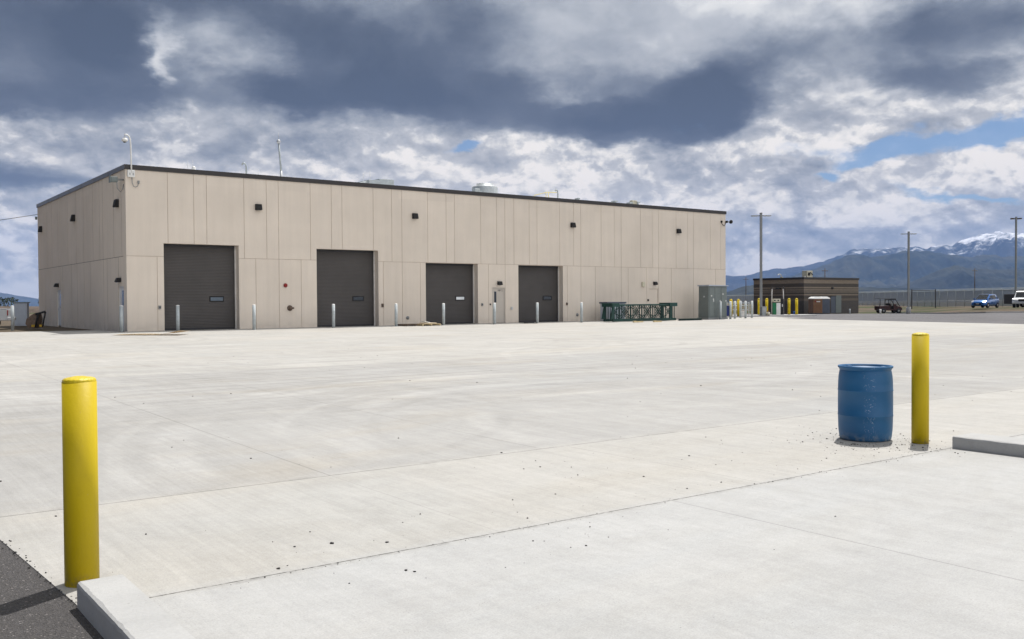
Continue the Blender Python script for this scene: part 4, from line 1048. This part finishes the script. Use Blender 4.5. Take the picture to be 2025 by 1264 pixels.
# ------------------------------------------------------------------ vehicles
def wheel(parent, x, y, r, w, m='rim'):
    Mw = Matrix.Translation((x, y, r)) @ Matrix.Rotation(R(90), 4, 'X')
    mb = MB(); mb.lathe([(r * .62, -w / 2), (r * .93, -w / 2), (r, -w * .3), (r, w * .3), (r * .93, w / 2), (r * .62, w / 2)], 22, M_=Mw); wh = mb.build('wheel', M['tyre'], parent)
    s = 1 if y > 0 else -1
    mb = MB(); mb.lathe([(.001, -w * .52), (r * .2, -w * .53), (r * .6, -w * .45), (r * .6, w * .45), (r * .2, w * .53), (.001, w * .52)], 18, M_=Mw, cap=False); mb.build('rim', M[m], wh)
    return wh
def car_blue():
    # x forward, y left; nose at +x
    t = empty('parked_car', (52.0, 103.0, gz(52, 103) - .01), R(-139), 'small blue hatchback parked facing the yard by the fence', 'car')
    W = .84
    def sec(x, zs, ws):
        """half-section mirrored"""
        L = [(x, w, z) for z, w in zip(zs, ws)]; return L + [(x, -w, z) for z, w in list(zip(zs, ws))[::-1]]
    body = MB()
    S = [(-1.88, (.35, .5, .75, .92, .95), (.62, .72, .74, .68, .5)), (-1.7, (.24, .45, .8, 1.0, 1.02), (.74, .82, .82, .76, .6)), (-.9, (.22, .45, .8, .98, 1.0), (.78, W, W, .78, .6)), (.3, (.22, .45, .78, .93, .96), (.78, W, W, .78, .6)),
         (.95, (.22, .45, .76, .90, .95), (.78, W, .82, .74, .5)), (1.45, (.22, .42, .68, .80, .85), (.78, .83, .78, .66, .4)), (1.78, (.24, .38, .58, .68, .71), (.7, .78, .7, .58, .35)), (1.92, (.3, .38, .5, .56, .58), (.55, .62, .58, .5, .3))]
    body.loft([sec(x, z, w) for x, z, w in S]); body.build('body', M['carblue'], t, True)
    cab = MB()
    C_ = [(-1.72, (.98, 1.12, 1.3), (.7, .64, .5)), (-1.35, (.98, 1.28, 1.46), (.76, .68, .56)), (-.5, (.96, 1.32, 1.52), (.77, .69, .58)), (.15, (.94, 1.3, 1.49), (.77, .68, .57)), (.62, (.92, 1.1, 1.22), (.76, .70, .62)), (1.12, (.88, .9, .92), (.7, .66, .6))]
    cab.loft([sec(x, z, w) for x, z, w in C_]); cab.build('cabin', M['carblue'], t, True)
    def quad(name, pts, m, off=(0, 0, 0)):
        q = MB(); a = [q.bm.verts.new(Vector(p) + Vector(off)) for p in pts]; q._f(a); r = bmesh.ops.solidify(q.bm, geom=list(q.bm.faces), thickness=.008); return q.build(name, m, t)
    quad('windscreen', [(1.08, .60, .93), (1.08, -.60, .93), (.20, -.52, 1.47), (.20, .52, 1.47)], M['glassdk'], (.03, 0, .02))
    for s in (1, -1):
        quad('side_window', [(.72, s * .745, .98), (.02, s * .77, 1.0), (.02, s * .66, 1.40), (.30, s * .655, 1.38)], M['glassdk'], (0, s * .012, 0))
        quad('side_window', [(-.06, s * .775, 1.0), (-.95, s * .775, 1.03), (-.9, s * .665, 1.40), (-.06, s * .665, 1.41)], M['glassdk'], (0, s * .012, 0))
        quad('headlight', [(1.80, s * .46, .66), (1.80, s * .70, .60), (1.52, s * .79, .74), (1.46, s * .60, .83)], M['lampw'], (.02, s * .01, .012))
        mm = MB(); mm.box(.55, s * .80 if s > 0 else -.99, .93, .68, .99 if s > 0 else -.80, 1.06, .03); mm.build('door_mirror', M['carblue'], t)
        for xx in (1.22, -1.22): wheel(t, xx, s * .76, .3, .19)
    quad('grille', [(1.935, .36, .36), (1.935, -.36, .36), (1.925, -.42, .50), (1.925, .42, .50)], M['black'], (.015, 0, 0))
    quad('number_plate', [(1.95, .16, .42), (1.95, -.16, .42), (1.95, -.16, .50), (1.95, .16, .50)], M['jamb'], (.02, 0, 0))
    return t
car_blue()

def pickup(loc, rz, label):
    t = empty('pickup_truck', loc, rz, label, 'pickup')
    b = MB(); b.prism([(-2.9, .5), (-2.9, 1.12), (-.7, 1.12), (-.7, 1.12), (1.15, 1.12), (2.6, 1.06), (2.78, .95), (2.8, .5)], -.96, .96, 'y', .05); b.build('body', M['carwhite'], t)
    c = MB(); c.loft([[(-.75, -.92, 1.11), (1.2, -.92, 1.11), (1.2, .92, 1.11), (-.75, .92, 1.11)], [(-.62, -.78, 1.8), (.5, -.78, 1.8), (.5, .78, 1.8), (-.62, .78, 1.8)], [(-.52, -.7, 1.86), (.4, -.7, 1.86), (.4, .7, 1.86), (-.52, .7, 1.86)]]); c.build('cab', M['carwhite'], t)
    def pane(name, pts, m=M['glassdk']):
        q = MB(); q._f([q.bm.verts.new(p) for p in pts]); bmesh.ops.solidify(q.bm, geom=list(q.bm.faces), thickness=.01); q.build(name, m, t)
    pane('windscreen', [(1.15, .8, 1.18), (1.15, -.8, 1.18), (.56, -.74, 1.77), (.56, .74, 1.77)])
    pane('rear_window', [(-.76, .7, 1.25), (-.76, -.7, 1.25), (-.66, -.66, 1.72), (-.66, .66, 1.72)])
    for s in (1, -1):
        pane('side_window', [(-.55, s * .93, 1.2), (.95, s * .93, 1.2), (.45, s * .82, 1.73), (-.5, s * .82, 1.73)])
        h = MB(); h.box(2.77, s * .55 - .2, .78, 2.83, s * .55 + .2, .98, .02); h.build('headlight', M['lampw'], t)
        h = MB(); h.box(-2.93, s * .84 - .08, .78, -2.87, s * .84 + .08, 1.08, .02); h.build('tail_light', M['red'], t)
        for xx in (1.75, -1.85): wheel(t, xx, s * .85, .39, .26)
        rl = MB(); rl.box(-2.88, s * .93 - .05, 1.121, -.78, s * .93 + .05, 1.16, .01); rl.build('bed_rail', M['carwhite'], t)
    g = MB(); g.box(2.78, -.33, .72, 2.84, .33, 1.0, .01); g.build('grille', M['black'], t)
    g = MB(); g.box(2.79, -.92, .45, 2.95, .92, .66, .03); g.build('front_bumper', M['ltgray'], t)
    g = MB(); g.box(-3.02, -.92, .5, -2.9, .92, .68, .03); g.build('rear_bumper', M['ltgray'], t)
    g = MB(); g.box(-2.85, -.86, 1.121, -.82, .86, 1.13); g.build('bed_liner', M['black'], t)
    return t
p1 = pickup((57.75, 105.6, gz(57.6, 104.5) - .03), R(-124), 'white pickup truck at the right edge, facing the yard')
pickup((-30.85, 51.6, gz(-29, 52) - .06), R(198), 'white pickup truck at the left edge, seen from its tail')
# trailer with spare wheel
tr2 = empty('box_trailer', (59.8, 109.5, gz(58.6, 109) ), R(8), 'low black box trailer with a spare wheel, behind the right pickup', 'trailer')
mb = MB(); mb.box(-1.9, -.9, .42, 2.4, .9, 1.56, .03); mb.build('trailer_body', M['dkplastic'], tr2)
for s in (-1, 1):
    for xx in (.6,): wheel(tr2, xx, s * 1.0, .33, .2)
Mw = Matrix.Translation((-.72, -.98, .88)) @ Matrix.Rotation(R(90), 4, 'X')
mb = MB(); mb.lathe([(.2, -.09), (.31, -.09), (.34, 0), (.31, .07), (.2, .07)], 20, M_=Mw); sw = mb.build('spare_wheel', M['tyre'], tr2)
mb = MB(); mb.lathe([(.06, .075), (.2, .078), (.2, -.05), (.06, -.05)], 16, M_=Mw); mb.build('rim', M['white'], sw)

# utility vehicle
uv = empty('utility_vehicle', (47.2, 117.5, gz(47.2, 117.5) + .02), R(4), 'dusty dark red utility buggy with cargo rack parked beside the kerb', 'utility vehicle')
mb = MB(); mb.prism([(-1.5, .5), (-1.5, .92), (-.1, .98), (-.05, .55), (.65, .5), (.75, .95), (1.35, .78), (1.5, .5), (1.35, .35), (-1.4, .38)], -.68, .68, 'y', .02); mb.build('body', M['utvred'], uv)
mb = MB(); mb.box(-1.5, -.7, .72, -.15, .7, .80, .01); mb.build('cargo_bed', M['utvred'], uv)
cg = MB()
for s in (-.62, .62):
    cg.tube([(-.12, s, .95), (-.08, s, 1.68), (.62, s, 1.70), (1.2, s, .85)], .04, 6); cg.tube([(.32, s, .5), (.3, s, 1.68)], .04, 6)
for xx, zz in ((-.08, 1.68), (.62, 1.70)): cg.tube([(xx, -.62, zz), (xx, .62, zz)], .04, 6)
cg.build('roll_cage', M['black'], uv)
mb = MB(); mb.box(-.12, -.66, 1.73, .68, .66, 1.78, .02); mb.build('cab_roof', M['black'], uv)
rk = MB()
for s in (-.6, .6):
    rk.tube([(-1.45, s, .9), (-1.45, s, 1.84), (.7, s, 1.84)], .028, 6); rk.tube([(-.75, s, .9), (-.75, s, 1.84)], .028, 6)
rk.tube([(-1.45, -.6, 1.84), (-1.45, .6, 1.84)], .028, 6); rk.tube([(-.75, -.6, 1.84), (-.75, .6, 1.84)], .028, 6); rk.build('cargo_rack', M['black'], uv)
mb = MB(); mb.box(.36, -.67, .45, .72, -.63, 1.15, .01); mb.box(.36, .63, .45, .72, .67, 1.15, .01); mb.build('door', M['utvred'], uv)
mb = MB(); mb.box(-.05, -.55, .6, .35, .55, .72, .03); mb.box(-.1, -.55, .721, .02, .55, 1.25, .03); mb.build('seat', M['black'], uv)
for xx in (-.95, 1.0):
    for s in (-1, 1): wheel(uv, xx, s * .62, .31, .24, 'polegray')
# white drum behind it
mb = MB(); mb.lathe([(.12, 0), (.14, .5), (.1, .54)], 14); o = mb.build('marker_post', M['white']); o.location = (45.6, 116, gz(45.6, 116)); tag(o, 'short white marker post at the rear of the red utility buggy', 'post')

# ------------------------------------------------------------------ left yard
t = empty('service_cabinet', (-30.55, 58.4, gz(-30.5, 58.4) + .0), TH - .35, 'plain gray upright service cabinet left of the warehouse', 'cabinet')
mb = MB(); mb.box(-.36, -.3, 0, .36, .3, 1.42, .01); mb.build('cabinet_body', M['cabgray'], t)
mb = MB(); mb.box(-.42, -.36, 1.421, .42, .36, 1.47, .01); mb.build('cabinet_roof', M['cabinet'], t)
mb = MB(); mb.box(-.30, -.318, .1, .30, -.302, 1.35, .005); mb.build('cabinet_door', M['cabgray'], t)
# digger bucket
bk = empty('digger_bucket', (-26.35, 51.9, gz(-26.3, 51.9) + .01), .15, 'worn digger bucket with yellow stripes leaning near the side wall', 'digger bucket')
prof = [(0, .0), (-.28, .05), (-.42, .25), (-.36, .52), (-.12, .72), (.12, .86)]
mb = MB(); secs = []
A = prof; Bp = [(x * .93 + .02, z * .93 + .04) for x, z in prof]
poly = A + Bp[::-1]
mb.prism(poly, -.42, .42, 'y'); mb.build('bucket_shell', M['rust'], bk)
for yy in (-.44, .42):
    mb = MB(); mb.prism([(0, 0), (-.28, .05), (-.42, .25), (-.36, .52), (-.12, .72), (.12, .86), (.2, .5), (.12, .1)], yy, yy + .02, 'y'); mb.build('side_plate', M['rust'], bk)
for dx in (.15, .52):
    mb = MB(); mb.tube([(dx - .05, -.46, .06), (dx + .02, -.47, .45), (dx + .12, -.46, .80 + dx * .2)], .045, 6); mb.build('linkage_rib', M['black'], bk)
mb = MB(); mb.tube([(.12, -.45, .78), (.35, -.45, .84), (.62, -.45, .92)], .06, 6); mb.build('linkage_arm', M['black'], bk)
for dx in (-.1, .3):
    mb = MB(); mb.box(dx, -.47, .08, dx + .22, -.455, .2); mb.build('yellow_stripe', M['cautionyellow'], bk)
# beyond: dark brush bank and a few shrubs
def bank(name, pts, w, h, m, label):
    mb = MB(); secs = []
    for k, (x, y) in enumerate(pts):
        z = gz(x, y) - .2; hh = h * (1 + .3 * mnoise.noise(Vector((x * .12, y * .12, 0))))
        secs.append([(x, y - w / 2, z), (x, y - w / 4, z + hh * .8), (x, y, z + hh), (x, y + w / 4, z + hh * .85), (x, y + w / 2, z)])
    mb.loft(secs); o = mb.build(name, m); return tag(o, label, 'scrub', kind='stuff')
bank('scrub', [(-190 + k * 2, 160 + 3 * math.sin(k * .2)) for k in range(90)], 14, 1.15, M['scrub'], 'dark brown brushy bank along the left horizon')
def bush(x, y, r, h, label):
    t = empty('shrub', (x, y, gz(x, y) - .1), 0, label, 'shrub', 'dark shrubs on the left horizon')
    mb = MB()
    for _ in range(260):
        a = random.uniform(0, 6.28); q = random.random() ** .5; zz = random.uniform(.12, 1)
        rr = r * q * math.sqrt(max(0, 1 - (zz - .4) ** 2 / .5)); p = Vector((rr * math.cos(a), rr * math.sin(a), zz * h)); s = r * .13
        vs = [mb.bm.verts.new(p + Vector((random.uniform(-s, s), random.uniform(-s, s), random.uniform(-s, s)))) for _ in range(3)]; mb._f(vs)
    mb.build('crown', M['leaf'], t); mb = MB(); mb.tube([(0, 0, 0), (.1, 0, h * .5)], [r * .08, r * .04], 6); mb.build('trunk', M['wooddk'], t)
M['leaf'] = mat('dark_leaf', (.03, .045, .022), .9, 0, .4, 1)
bush(-88, 178, 1.9, 3.0, 'small dark shrub right of the service cabinet on the horizon'); bush(-98, 182, 2.4, 2.6, 'broad dark shrub behind the service cabinet'); bush(-106, 180, 1.7, 2.6, 'dark shrub between pickup tail and service cabinet')
# overhead wire to the building
mb = MB(); a = Vector((-40.5, 70, 8.15)); b = Vector((-31.7, 64.5, 7.7)); pts = []
a = Vector((-55, 95, 10.6 - .5)); b = Vector((-31.9, 63.8, 7.75))
A_ = Vector((-75.0, 80.0, 5.9)); 
for k in range(13):
    s = k / 12; p = A_.lerp(b, s); p.z -= 1.1 * 4 * s * (1 - s) * .4; pts.append(p)
mb.tube(pts, .018, 5); o = mb.build('power_line', M['black']); tag(o, 'thin overhead cable reaching the far left roof corner', 'cable')

# ------------------------------------------------------------------ mountains
def pxd(px, py):
    """direction for a point on the skyline, as azimuth tangent and elevation tangent"""
    d = fw + r2 * ((px - 1012.5) / F) - u2 * ((py - 632) / F); return d.x / d.y, d.z / d.y
def ridge(name, pts, Y, depth, m, amp, seed, base=-60):
    """a range whose crest stands at distance Y; pts outline its skyline. Spurs and gullies run down its near side"""
    P = [pxd(*p) for p in pts]; P = [(a * Y, e * Y + CAM.z) for a, e in P]
    xs = [p[0] for p in P]; x0, x1 = xs[0], xs[-1]; n = 400; rows = 76
    def crest(x):
        for (a, za), (b, zb_) in zip(P, P[1:]):
            if a <= x <= b:
                t = (x - a) / (b - a); t2 = t * t * (3 - 2 * t) * .5 + t * .5; return za + (zb_ - za) * t2
        return P[-1][1] if x > x1 else P[0][1]
    bm = bmesh.new(); G_ = []
    for i in range(n + 1):
        x = x0 + (x1 - x0) * i / n; col = []
        c = crest(x)
        for j in range(rows + 1):
            d = j / rows            # 0 at crest .. 1 at the foot, towards the viewer
            k = j - 6
            if j < 6: dd = -(6 - j) / 6 * .5; fall = 1 - abs(dd) * 1.4
            else: dd = (j - 6) / (rows - 6); fall = (1 - dd) ** 1.25
            y = Y - dd * depth
            h = (c - base) * fall
            env = max(0, min(1, dd * 5)) * max(0, 1 - dd) ** .6
            q = Vector((x / depth * 2.6 + seed, y / depth * 1.3, seed * 1.7))
            rg = 1 - abs(mnoise.fractal(q, 1., 2.1, 6)) * 2.2
            rg2 = 1 - abs(mnoise.noise(q * 4.1)) * 2
            h += (c - base) * env * amp * (rg * .8 + rg2 * .25 - .62)
            rg3 = 1 - abs(mnoise.fractal(Vector((x / depth * 13, y / depth * 8, seed)), .9, 2.1, 4)) * 2
            h += (c - base) * (.035 + .05 * env) * (rg3 - .6)
            sc = y / Y
            col.append(bm.verts.new((x * (1 if j < 6 else 1 - (1 - sc) * .55), y, base + max(h, -30))))
        G_.append(col)
    for i in range(n):
        for j in range(rows): bm.faces.new((G_[i][j], G_[i][j + 1], G_[i + 1][j + 1], G_[i + 1][j]))
    me = bpy.data.meshes.new(name); bm.to_mesh(me); bm.free(); me.materials.append(m)
    if sum(p.normal.z for p in me.polygons) < 0: me.flip_normals()
    for p in me.polygons: p.use_smooth = True
    o = bpy.data.objects.new(name, me); COL.objects.link(o); return tag(o, kind='structure')
FOR, GRS = (.012, .018, .014), (.045, .045, .03)  # slope colours below are very dark: cloud shadow is put into them
mA = mountain_mat('snowy_rock', (.014, .018, .022), (.035, .036, .035), 660, 980, 3.)
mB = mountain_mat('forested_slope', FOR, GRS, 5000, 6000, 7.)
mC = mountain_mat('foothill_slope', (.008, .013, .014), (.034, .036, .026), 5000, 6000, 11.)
ridge('mountain', [(1330, 560), (1400, 552), (1437, 544), (1474, 546), (1500, 537), (1540, 531), (1586, 527.5), (1623, 519), (1660, 505), (1683, 494), (1708, 490), (1735, 490), (1755, 492), (1770, 489), (1780, 487.5), (1795, 491), (1810, 487.5), (1835, 490), (1860, 486.5), (1883, 485), (1893, 479), (1905, 476), (1925, 468), (1940, 464), (1950, 462.5), (1962, 463), (1975, 457), (1988, 460), (2000, 461), (2012, 459), (2025, 457), (2060, 450), (2110, 440), (2200, 452), (2300, 470)], 13500, 4200, mA, .34, 2.3)
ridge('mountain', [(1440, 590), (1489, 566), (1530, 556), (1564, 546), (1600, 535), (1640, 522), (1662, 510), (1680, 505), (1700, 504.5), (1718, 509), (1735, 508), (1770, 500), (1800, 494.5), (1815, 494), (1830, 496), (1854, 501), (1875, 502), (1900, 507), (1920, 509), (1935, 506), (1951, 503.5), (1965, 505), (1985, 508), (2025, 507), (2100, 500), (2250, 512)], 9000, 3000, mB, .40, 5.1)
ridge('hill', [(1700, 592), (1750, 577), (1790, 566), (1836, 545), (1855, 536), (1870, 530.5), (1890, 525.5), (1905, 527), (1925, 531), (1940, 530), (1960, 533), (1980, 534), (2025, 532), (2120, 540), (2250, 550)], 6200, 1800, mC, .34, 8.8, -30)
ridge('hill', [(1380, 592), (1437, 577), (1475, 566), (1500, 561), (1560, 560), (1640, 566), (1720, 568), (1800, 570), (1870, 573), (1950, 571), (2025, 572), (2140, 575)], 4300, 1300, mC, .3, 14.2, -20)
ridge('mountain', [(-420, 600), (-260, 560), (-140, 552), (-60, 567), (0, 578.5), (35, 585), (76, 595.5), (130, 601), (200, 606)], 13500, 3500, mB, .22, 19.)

# haze
hz = MB(); hz.box(-17000, -17000, -140, 17000, 17000, 1260); ho = hz.build('haze', None)
ho.data.materials.clear(); mh = bpy.data.materials.new('haze_air'); mh.use_nodes = True; nt = mh.node_tree
for n_ in list(nt.nodes): nt.nodes.remove(n_)
oo = nt.nodes.new('ShaderNodeOutputMaterial'); pv = nt.nodes.new('ShaderNodeVolumePrincipled')
pv.inputs['Color'].default_value = (.29, .48, .93, 1); pv.inputs['Density'].default_value = 4.8e-5; pv.inputs['Anisotropy'].default_value = .0
nt.links.new(pv.outputs[0], oo.inputs['Volume']); ho.data.materials.append(mh); tag(ho, 'thin blue haze filling the air', 'haze', kind='stuff')

# ------------------------------------------------------------------ sun and sky
SUN_AZ, SUN_EL = R(25), R(66)
sl = bpy.data.lights.new('sun', 'SUN'); sl.energy = 4.35; sl.angle = R(.55); sl.color = (1, .972, .935)
so = bpy.data.objects.new('sun', sl); COL.objects.link(so)
sd = Vector((math.sin(SUN_AZ) * math.cos(SUN_EL), math.cos(SUN_AZ) * math.cos(SUN_EL), math.sin(SUN_EL)))
so.rotation_euler = (-sd).to_track_quat('-Z', 'Y').to_euler(); so.location = (0, 0, 50)

w = bpy.data.worlds.new('World'); scene.world = w; w.use_nodes = True; nt = w.node_tree
for n_ in list(nt.nodes): nt.nodes.remove(n_)
g = G(nt); wo = g.n('ShaderNodeOutputWorld'); bg = g.n('ShaderNodeBackground'); nt.links.new(bg.outputs[0], wo.inputs[0])
STR = .1; bg.inputs[1].default_value = STR
sky = g.n('ShaderNodeTexSky', sky_type='NISHITA', sun_disc=False, sun_elevation=SUN_EL, sun_rotation=SUN_AZ, altitude=1300); sky.air_density = 1.; sky.dust_density = .6
D = g.vm('NORMALIZE', g.n('ShaderNodeTexCoord').outputs['Generated'])
dx, dy, dz = g.sep(D)
az = g.math('ARCTAN2', dx, dy); el = g.math('ARCSINE', dz)
# sky-chart coordinates: azimuth and elevation, in units of 1000 = 31 degrees
K = 1.8532
cx_ = g.math('MULTIPLY', az, K); cy_ = g.math('MULTIPLY', el, K)
chart = g.comb(cx_, cy_, 0)
zz = g.math('ADD', g.math('MAXIMUM', dz, 0), .16)
deck = g.vm('DIVIDE', g.comb(dx, dy, 0), g.comb(zz, zz, zz))        # cloud-deck plane
wa = g.vm('SUBTRACT', g.noise(deck, 1.3, 5, .6, col=True), (.5, .5, .5))
wb = g.vm('SUBTRACT', g.noise(g.vm('MULTIPLY', chart, (1, 1.7, 1)), 7., 5, .62, col=True), (.5, .5, .5))
wrp = g.vm('ADD', g.vm('MULTIPLY', wa, (.22, .10, 0)), g.vm('MULTIPLY', wb, (.13, .075, 0)))
cw = g.vm('ADD', chart, wrp)
def cp(px, py):
    a, e = pxd(px, py); A = math.atan(a); E = math.atan(e * math.cos(A)); return A * K, E * K
def blob(px, py, rx, ry, wgt, rot=0):
    a, e = cp(px, py)
    q = g.vm('SUBTRACT', cw, (a, e, 0))
    if rot:
        vr = g.n('ShaderNodeVectorRotate', rotation_type='Z_AXIS'); g.put(vr.inputs['Vector'], q); vr.inputs['Angle'].default_value = rot; q = vr.outputs[0]
    q = g.vm('MULTIPLY', q, (1000 / rx, 1000 / ry, 0))
    d = g.vm('DOT_PRODUCT', q, q, out=1)
    return g.math('MULTIPLY', g.math('EXPONENT', g.math('MULTIPLY', d, -1)), wgt)
def field(items):
    acc = None
    for it in items:
        b_ = blob(*it); acc = b_ if acc is None else g.math('ADD', acc, b_)
    return acc
DK = [ # heavy dark masses
 (20, 60, 330, 110, 1.0), (200, 130, 130, 80, .7), (470, -10, 260, 50, .65), (230, 190, 150, 28, .55), (30, 190, 170, 34, .6),
 (560, 175, 120, 45, .5), (800, 140, 210, 85, 1.05), (930, 30, 130, 60, .5), (640, 60, 110, 55, .45), (680, 190, 180, 30, .5),
 (980, 215, 190, 40, .8, .10), (1180, 258, 230, 42, 1.15), (1400, 220, 190, 42, .8, -.12), (1480, 110, 140, 62, .60, -.2), (1320, 170, 130, 40, .5), (1070, 165, 170, 32, .45),
 (1900, 40, 220, 70, .85), (1860, 138, 170, 32, .75), (1970, 160, 110, 26, .55),
 (50, 350, 230, 34, 1.05), (400, 285, 160, 30, .55), (630, 285, 100, 32, .42), (1500, 368, 85, 28, .62), (1730, 208, 100, 22, .4), (1700, 395, 45, 12, .35), (1480, 448, 190, 14, .35), (1850, 455, 150, 12, .3), (1600, 500, 260, 14, .3), (1180, 430, 200, 12, .1)]
BR = [ # bright masses
 (322, 60, 30, 50, .26), (328, 130, 18, 45, .38), (430, 112, 80, 34, .10), (250, 110, 55, 26, .12),
 (420, 215, 160, 30, .06), (780, 335, 170, 34, .16), (1000, 350, 230, 34, .20), (1150, 350, 120, 26, .12), (1120, 30, 170, 50, .05), (1290, 75, 30, 14, .2), (1700, 30, 60, 50, .12), (1680, 170, 80, 30, .20),
 (1620, 250, 110, 26, .10), (1640, 360, 60, 30, .14), (1780, 365, 70, 26, .22), (1900, 300, 110, 20, .2), (1960, 350, 90, 20, .2), (150, 290, 130, 14, .1), (60, 312, 80, 12, .14)]
GR = [(420, 250, 420, 60, .22), (1100, 70, 280, 100, .36), (760, 30, 120, 60, .1), (1560, 300, 200, 30, .08), (1560, 450, 300, 40, .10), (100, 420, 300, 60, .10), (1750, 120, 150, 60, .14)]
# detail of the cloud surface: big soft folds overhead, crisp puffs towards the horizon
sc = g.vm('MULTIPLY', chart, (1, 1.55, 1)); scw = g.vm('ADD', sc, g.vm('MULTIPLY', wb, (.035, .035, 0)))
n_big = g.noise(scw, 2.6, 3, .5, .2); n_mid = g.noise(scw, 7., 10, .58, .1); n_edge = g.noise(g.vm('ADD', scw, (3, 5, 0)), 6., 11, .60, .1)
low = g.rng(el, .27, .13)        # how near the horizon
OFF = (-.005, -.020, 0)
def puffs(off):
    v = g.vm('ADD', scw, off) if off else scw
    a = g.noise(v, 7., 10, .52, .0)
    b1 = g.n('ShaderNodeTexVoronoi', feature='F1'); g.put(b1.inputs['Vector'], g.vm('ADD', v, g.vm('MULTIPLY', wb, (.05, .05, 0)))); b1.inputs['Scale'].default_value = 7
    b1.inputs['Detail'].default_value = 3.; b1.inputs['Roughness'].default_value = .5; b1.inputs['Lacunarity'].default_value = 2.3
    return g.math('SUBTRACT', g.math('MULTIPLY', a, .8), g.math('MULTIPLY', b1.outputs['Distance'], .42))
p0 = puffs(None); relief = g.math('SUBTRACT', p0, puffs(OFF))
dark = g.math('SUBTRACT', field(DK), g.math('MULTIPLY', field(BR), .9))
dm = g.math('ADD', dark, g.math('MULTIPLY', g.math('SUBTRACT', n_edge, .5), g.math('ADD', .8, g.math('MULTIPLY', low, .2))))
dm = g.math('SUBTRACT', dm, g.math('MULTIPLY', g.math('ADD', p0, .0), g.math('MULTIPLY', low, .4)))
dm = g.math('SUBTRACT', dm, g.math('MULTIPLY', low, .26))
hi = g.math('SUBTRACT', 1.0, g.math('MULTIPLY', low, .22))
dmask = g.rng(dm, g.math('MULTIPLY', low, .04), hi)
bright = g.math('ADD', g.math('ADD', .83, g.math('MULTIPLY', low, .07)), g.math('SUBTRACT', field(BR), field(GR)))
bright = g.math('ADD', bright, g.math('MULTIPLY', g.math('SUBTRACT', n_big, .5), .9))
bright = g.math('ADD', bright, g.math('MULTIPLY', g.math('SUBTRACT', n_mid, .5), g.math('ADD', .4, g.math('MULTIPLY', low, .15))))
bright = g.math('ADD', bright, g.math('MULTIPLY', g.math('SUBTRACT', p0, .18), g.math('ADD', .15, g.math('MULTIPLY', low, .65))))
bright = g.math('ADD', bright, g.math('MULTIPLY', relief, g.math('ADD', .3, g.math('MULTIPLY', low, 1.15))))
n_c = g.noise(g.vm('ADD', scw, (11, 2, 0)), 5.2, 12, .62, .05); n_c2 = g.noise(g.vm('ADD', scw, (11.006, 2.024, 0)), 5.2, 12, .62, .05)
crisp = g.math('SUBTRACT', g.rng(n_c, .46, .58), .55)
bright = g.math('ADD', bright, g.math('MULTIPLY', crisp, g.math('ADD', .10, g.math('MULTIPLY', low, .20))))
bright = g.math('ADD', bright, g.math('MULTIPLY', g.math('SUBTRACT', n_c, n_c2), g.math('MULTIPLY', low, 1.4)))
bright = g.math('ADD', g.math('MAXIMUM', bright, .66), g.math('MULTIPLY', g.math('MINIMUM', g.math('SUBTRACT', bright, .66), 0), .42))
bright = g.math('MINIMUM', bright, 1.02)
belly = g.math('ADD', .17, g.math('MULTIPLY', g.math('SUBTRACT', g.noise(scw, 2.6, 7, .56, .3), .5), .85))
belly = g.math('SUBTRACT', belly, g.math('MULTIPLY', g.math('SUBTRACT', dark, .6), .22))
belly = g.math('ADD', belly, g.math('MULTIPLY', low, .14))
n_puff = n_mid
val = g.math('ADD', g.math('MULTIPLY', bright, g.math('SUBTRACT', 1, dmask)), g.math('MULTIPLY', belly, dmask))
val = g.math('MAXIMUM', val, .02)
# unseen clouds shaped for light: bright behind fills front wall, dark left shades side
back = g.rng(g.math('ADD', g.math('MULTIPLY', dx, .75), g.math('MULTIPLY', dy, -.66)), .05, .6)
left = g.rng(g.math('ADD', g.math('MULTIPLY', dx, -.85), g.math('MULTIPLY', dy, -.52)), .22, .6)
left = g.math('MULTIPLY', left, g.math('SUBTRACT', 1, back))
val = g.math('ADD', val, g.math('SUBTRACT', g.math('MULTIPLY', back, .12), g.math('MULTIPLY', left, .9)))
ccol = g.ramp(val, [(0.0, lin(74, 80, 91)), (.18, lin(97, 103, 114)), (.36, lin(132, 138, 147)), (.52, lin(168, 172, 178)), (.66, lin(200, 202, 205)), (.80, lin(228, 228, 227)), (.95, lin(249, 247, 243)), (1, lin(255, 252, 248))])
EXP = 2 ** -.25
gain = g.math('MULTIPLY', g.math('ADD', g.math('SUBTRACT', 1, g.math('MULTIPLY', left, .3)), g.math('MULTIPLY', back, .62)), EXP / STR)
ccol = g.vm('MULTIPLY', ccol, g.comb(g.math('MULTIPLY', gain, g.rng(el, .30, .10, 1, 1.16)), g.math('MULTIPLY', gain, g.rng(el, .30, .10, 1, 1.09)), gain))
# gaps of blue
gap = field([(1800, 285, 150, 18, 1.0, .03), (1735, 312, 55, 16, .9), (1990, 262, 70, 20, 1.0), (1640, 340, 24, 13, 1.0), (1920, 378, 110, 11, .9, .12), (925, 298, 50, 9, 1.0), (1560, 290, 40, 10, .4), (1200, 310, 50, 7, .4)])
gap = g.math('ADD', gap, g.math('MULTIPLY', g.math('SUBTRACT', n_puff, .5), -1.5))
gapm = g.math('MULTIPLY', g.rng(gap, .22, .85), .92)
away = g.math('MULTIPLY', g.rng(g.noise(deck, .9, 4, .5), .56, .66), back)
gapm = g.math('MAXIMUM', gapm, away)
# thin bluish veil low on the sky
bandb = g.math('MULTIPLY', g.rng(el, .07, .0), .45)
ccol = g.mix(bandb, ccol, tuple(v * EXP / STR for v in lin(182, 190, 204)))
skyb = g.vm('MULTIPLY', sky.outputs[0], (.60, .66, .74))
fin = g.mix(gapm, ccol, skyb)
g.put(bg.inputs[0], fin)
try: w.cycles.sampling_method = 'MANUAL'; w.cycles.sample_map_resolution = 512
except Exception: pass
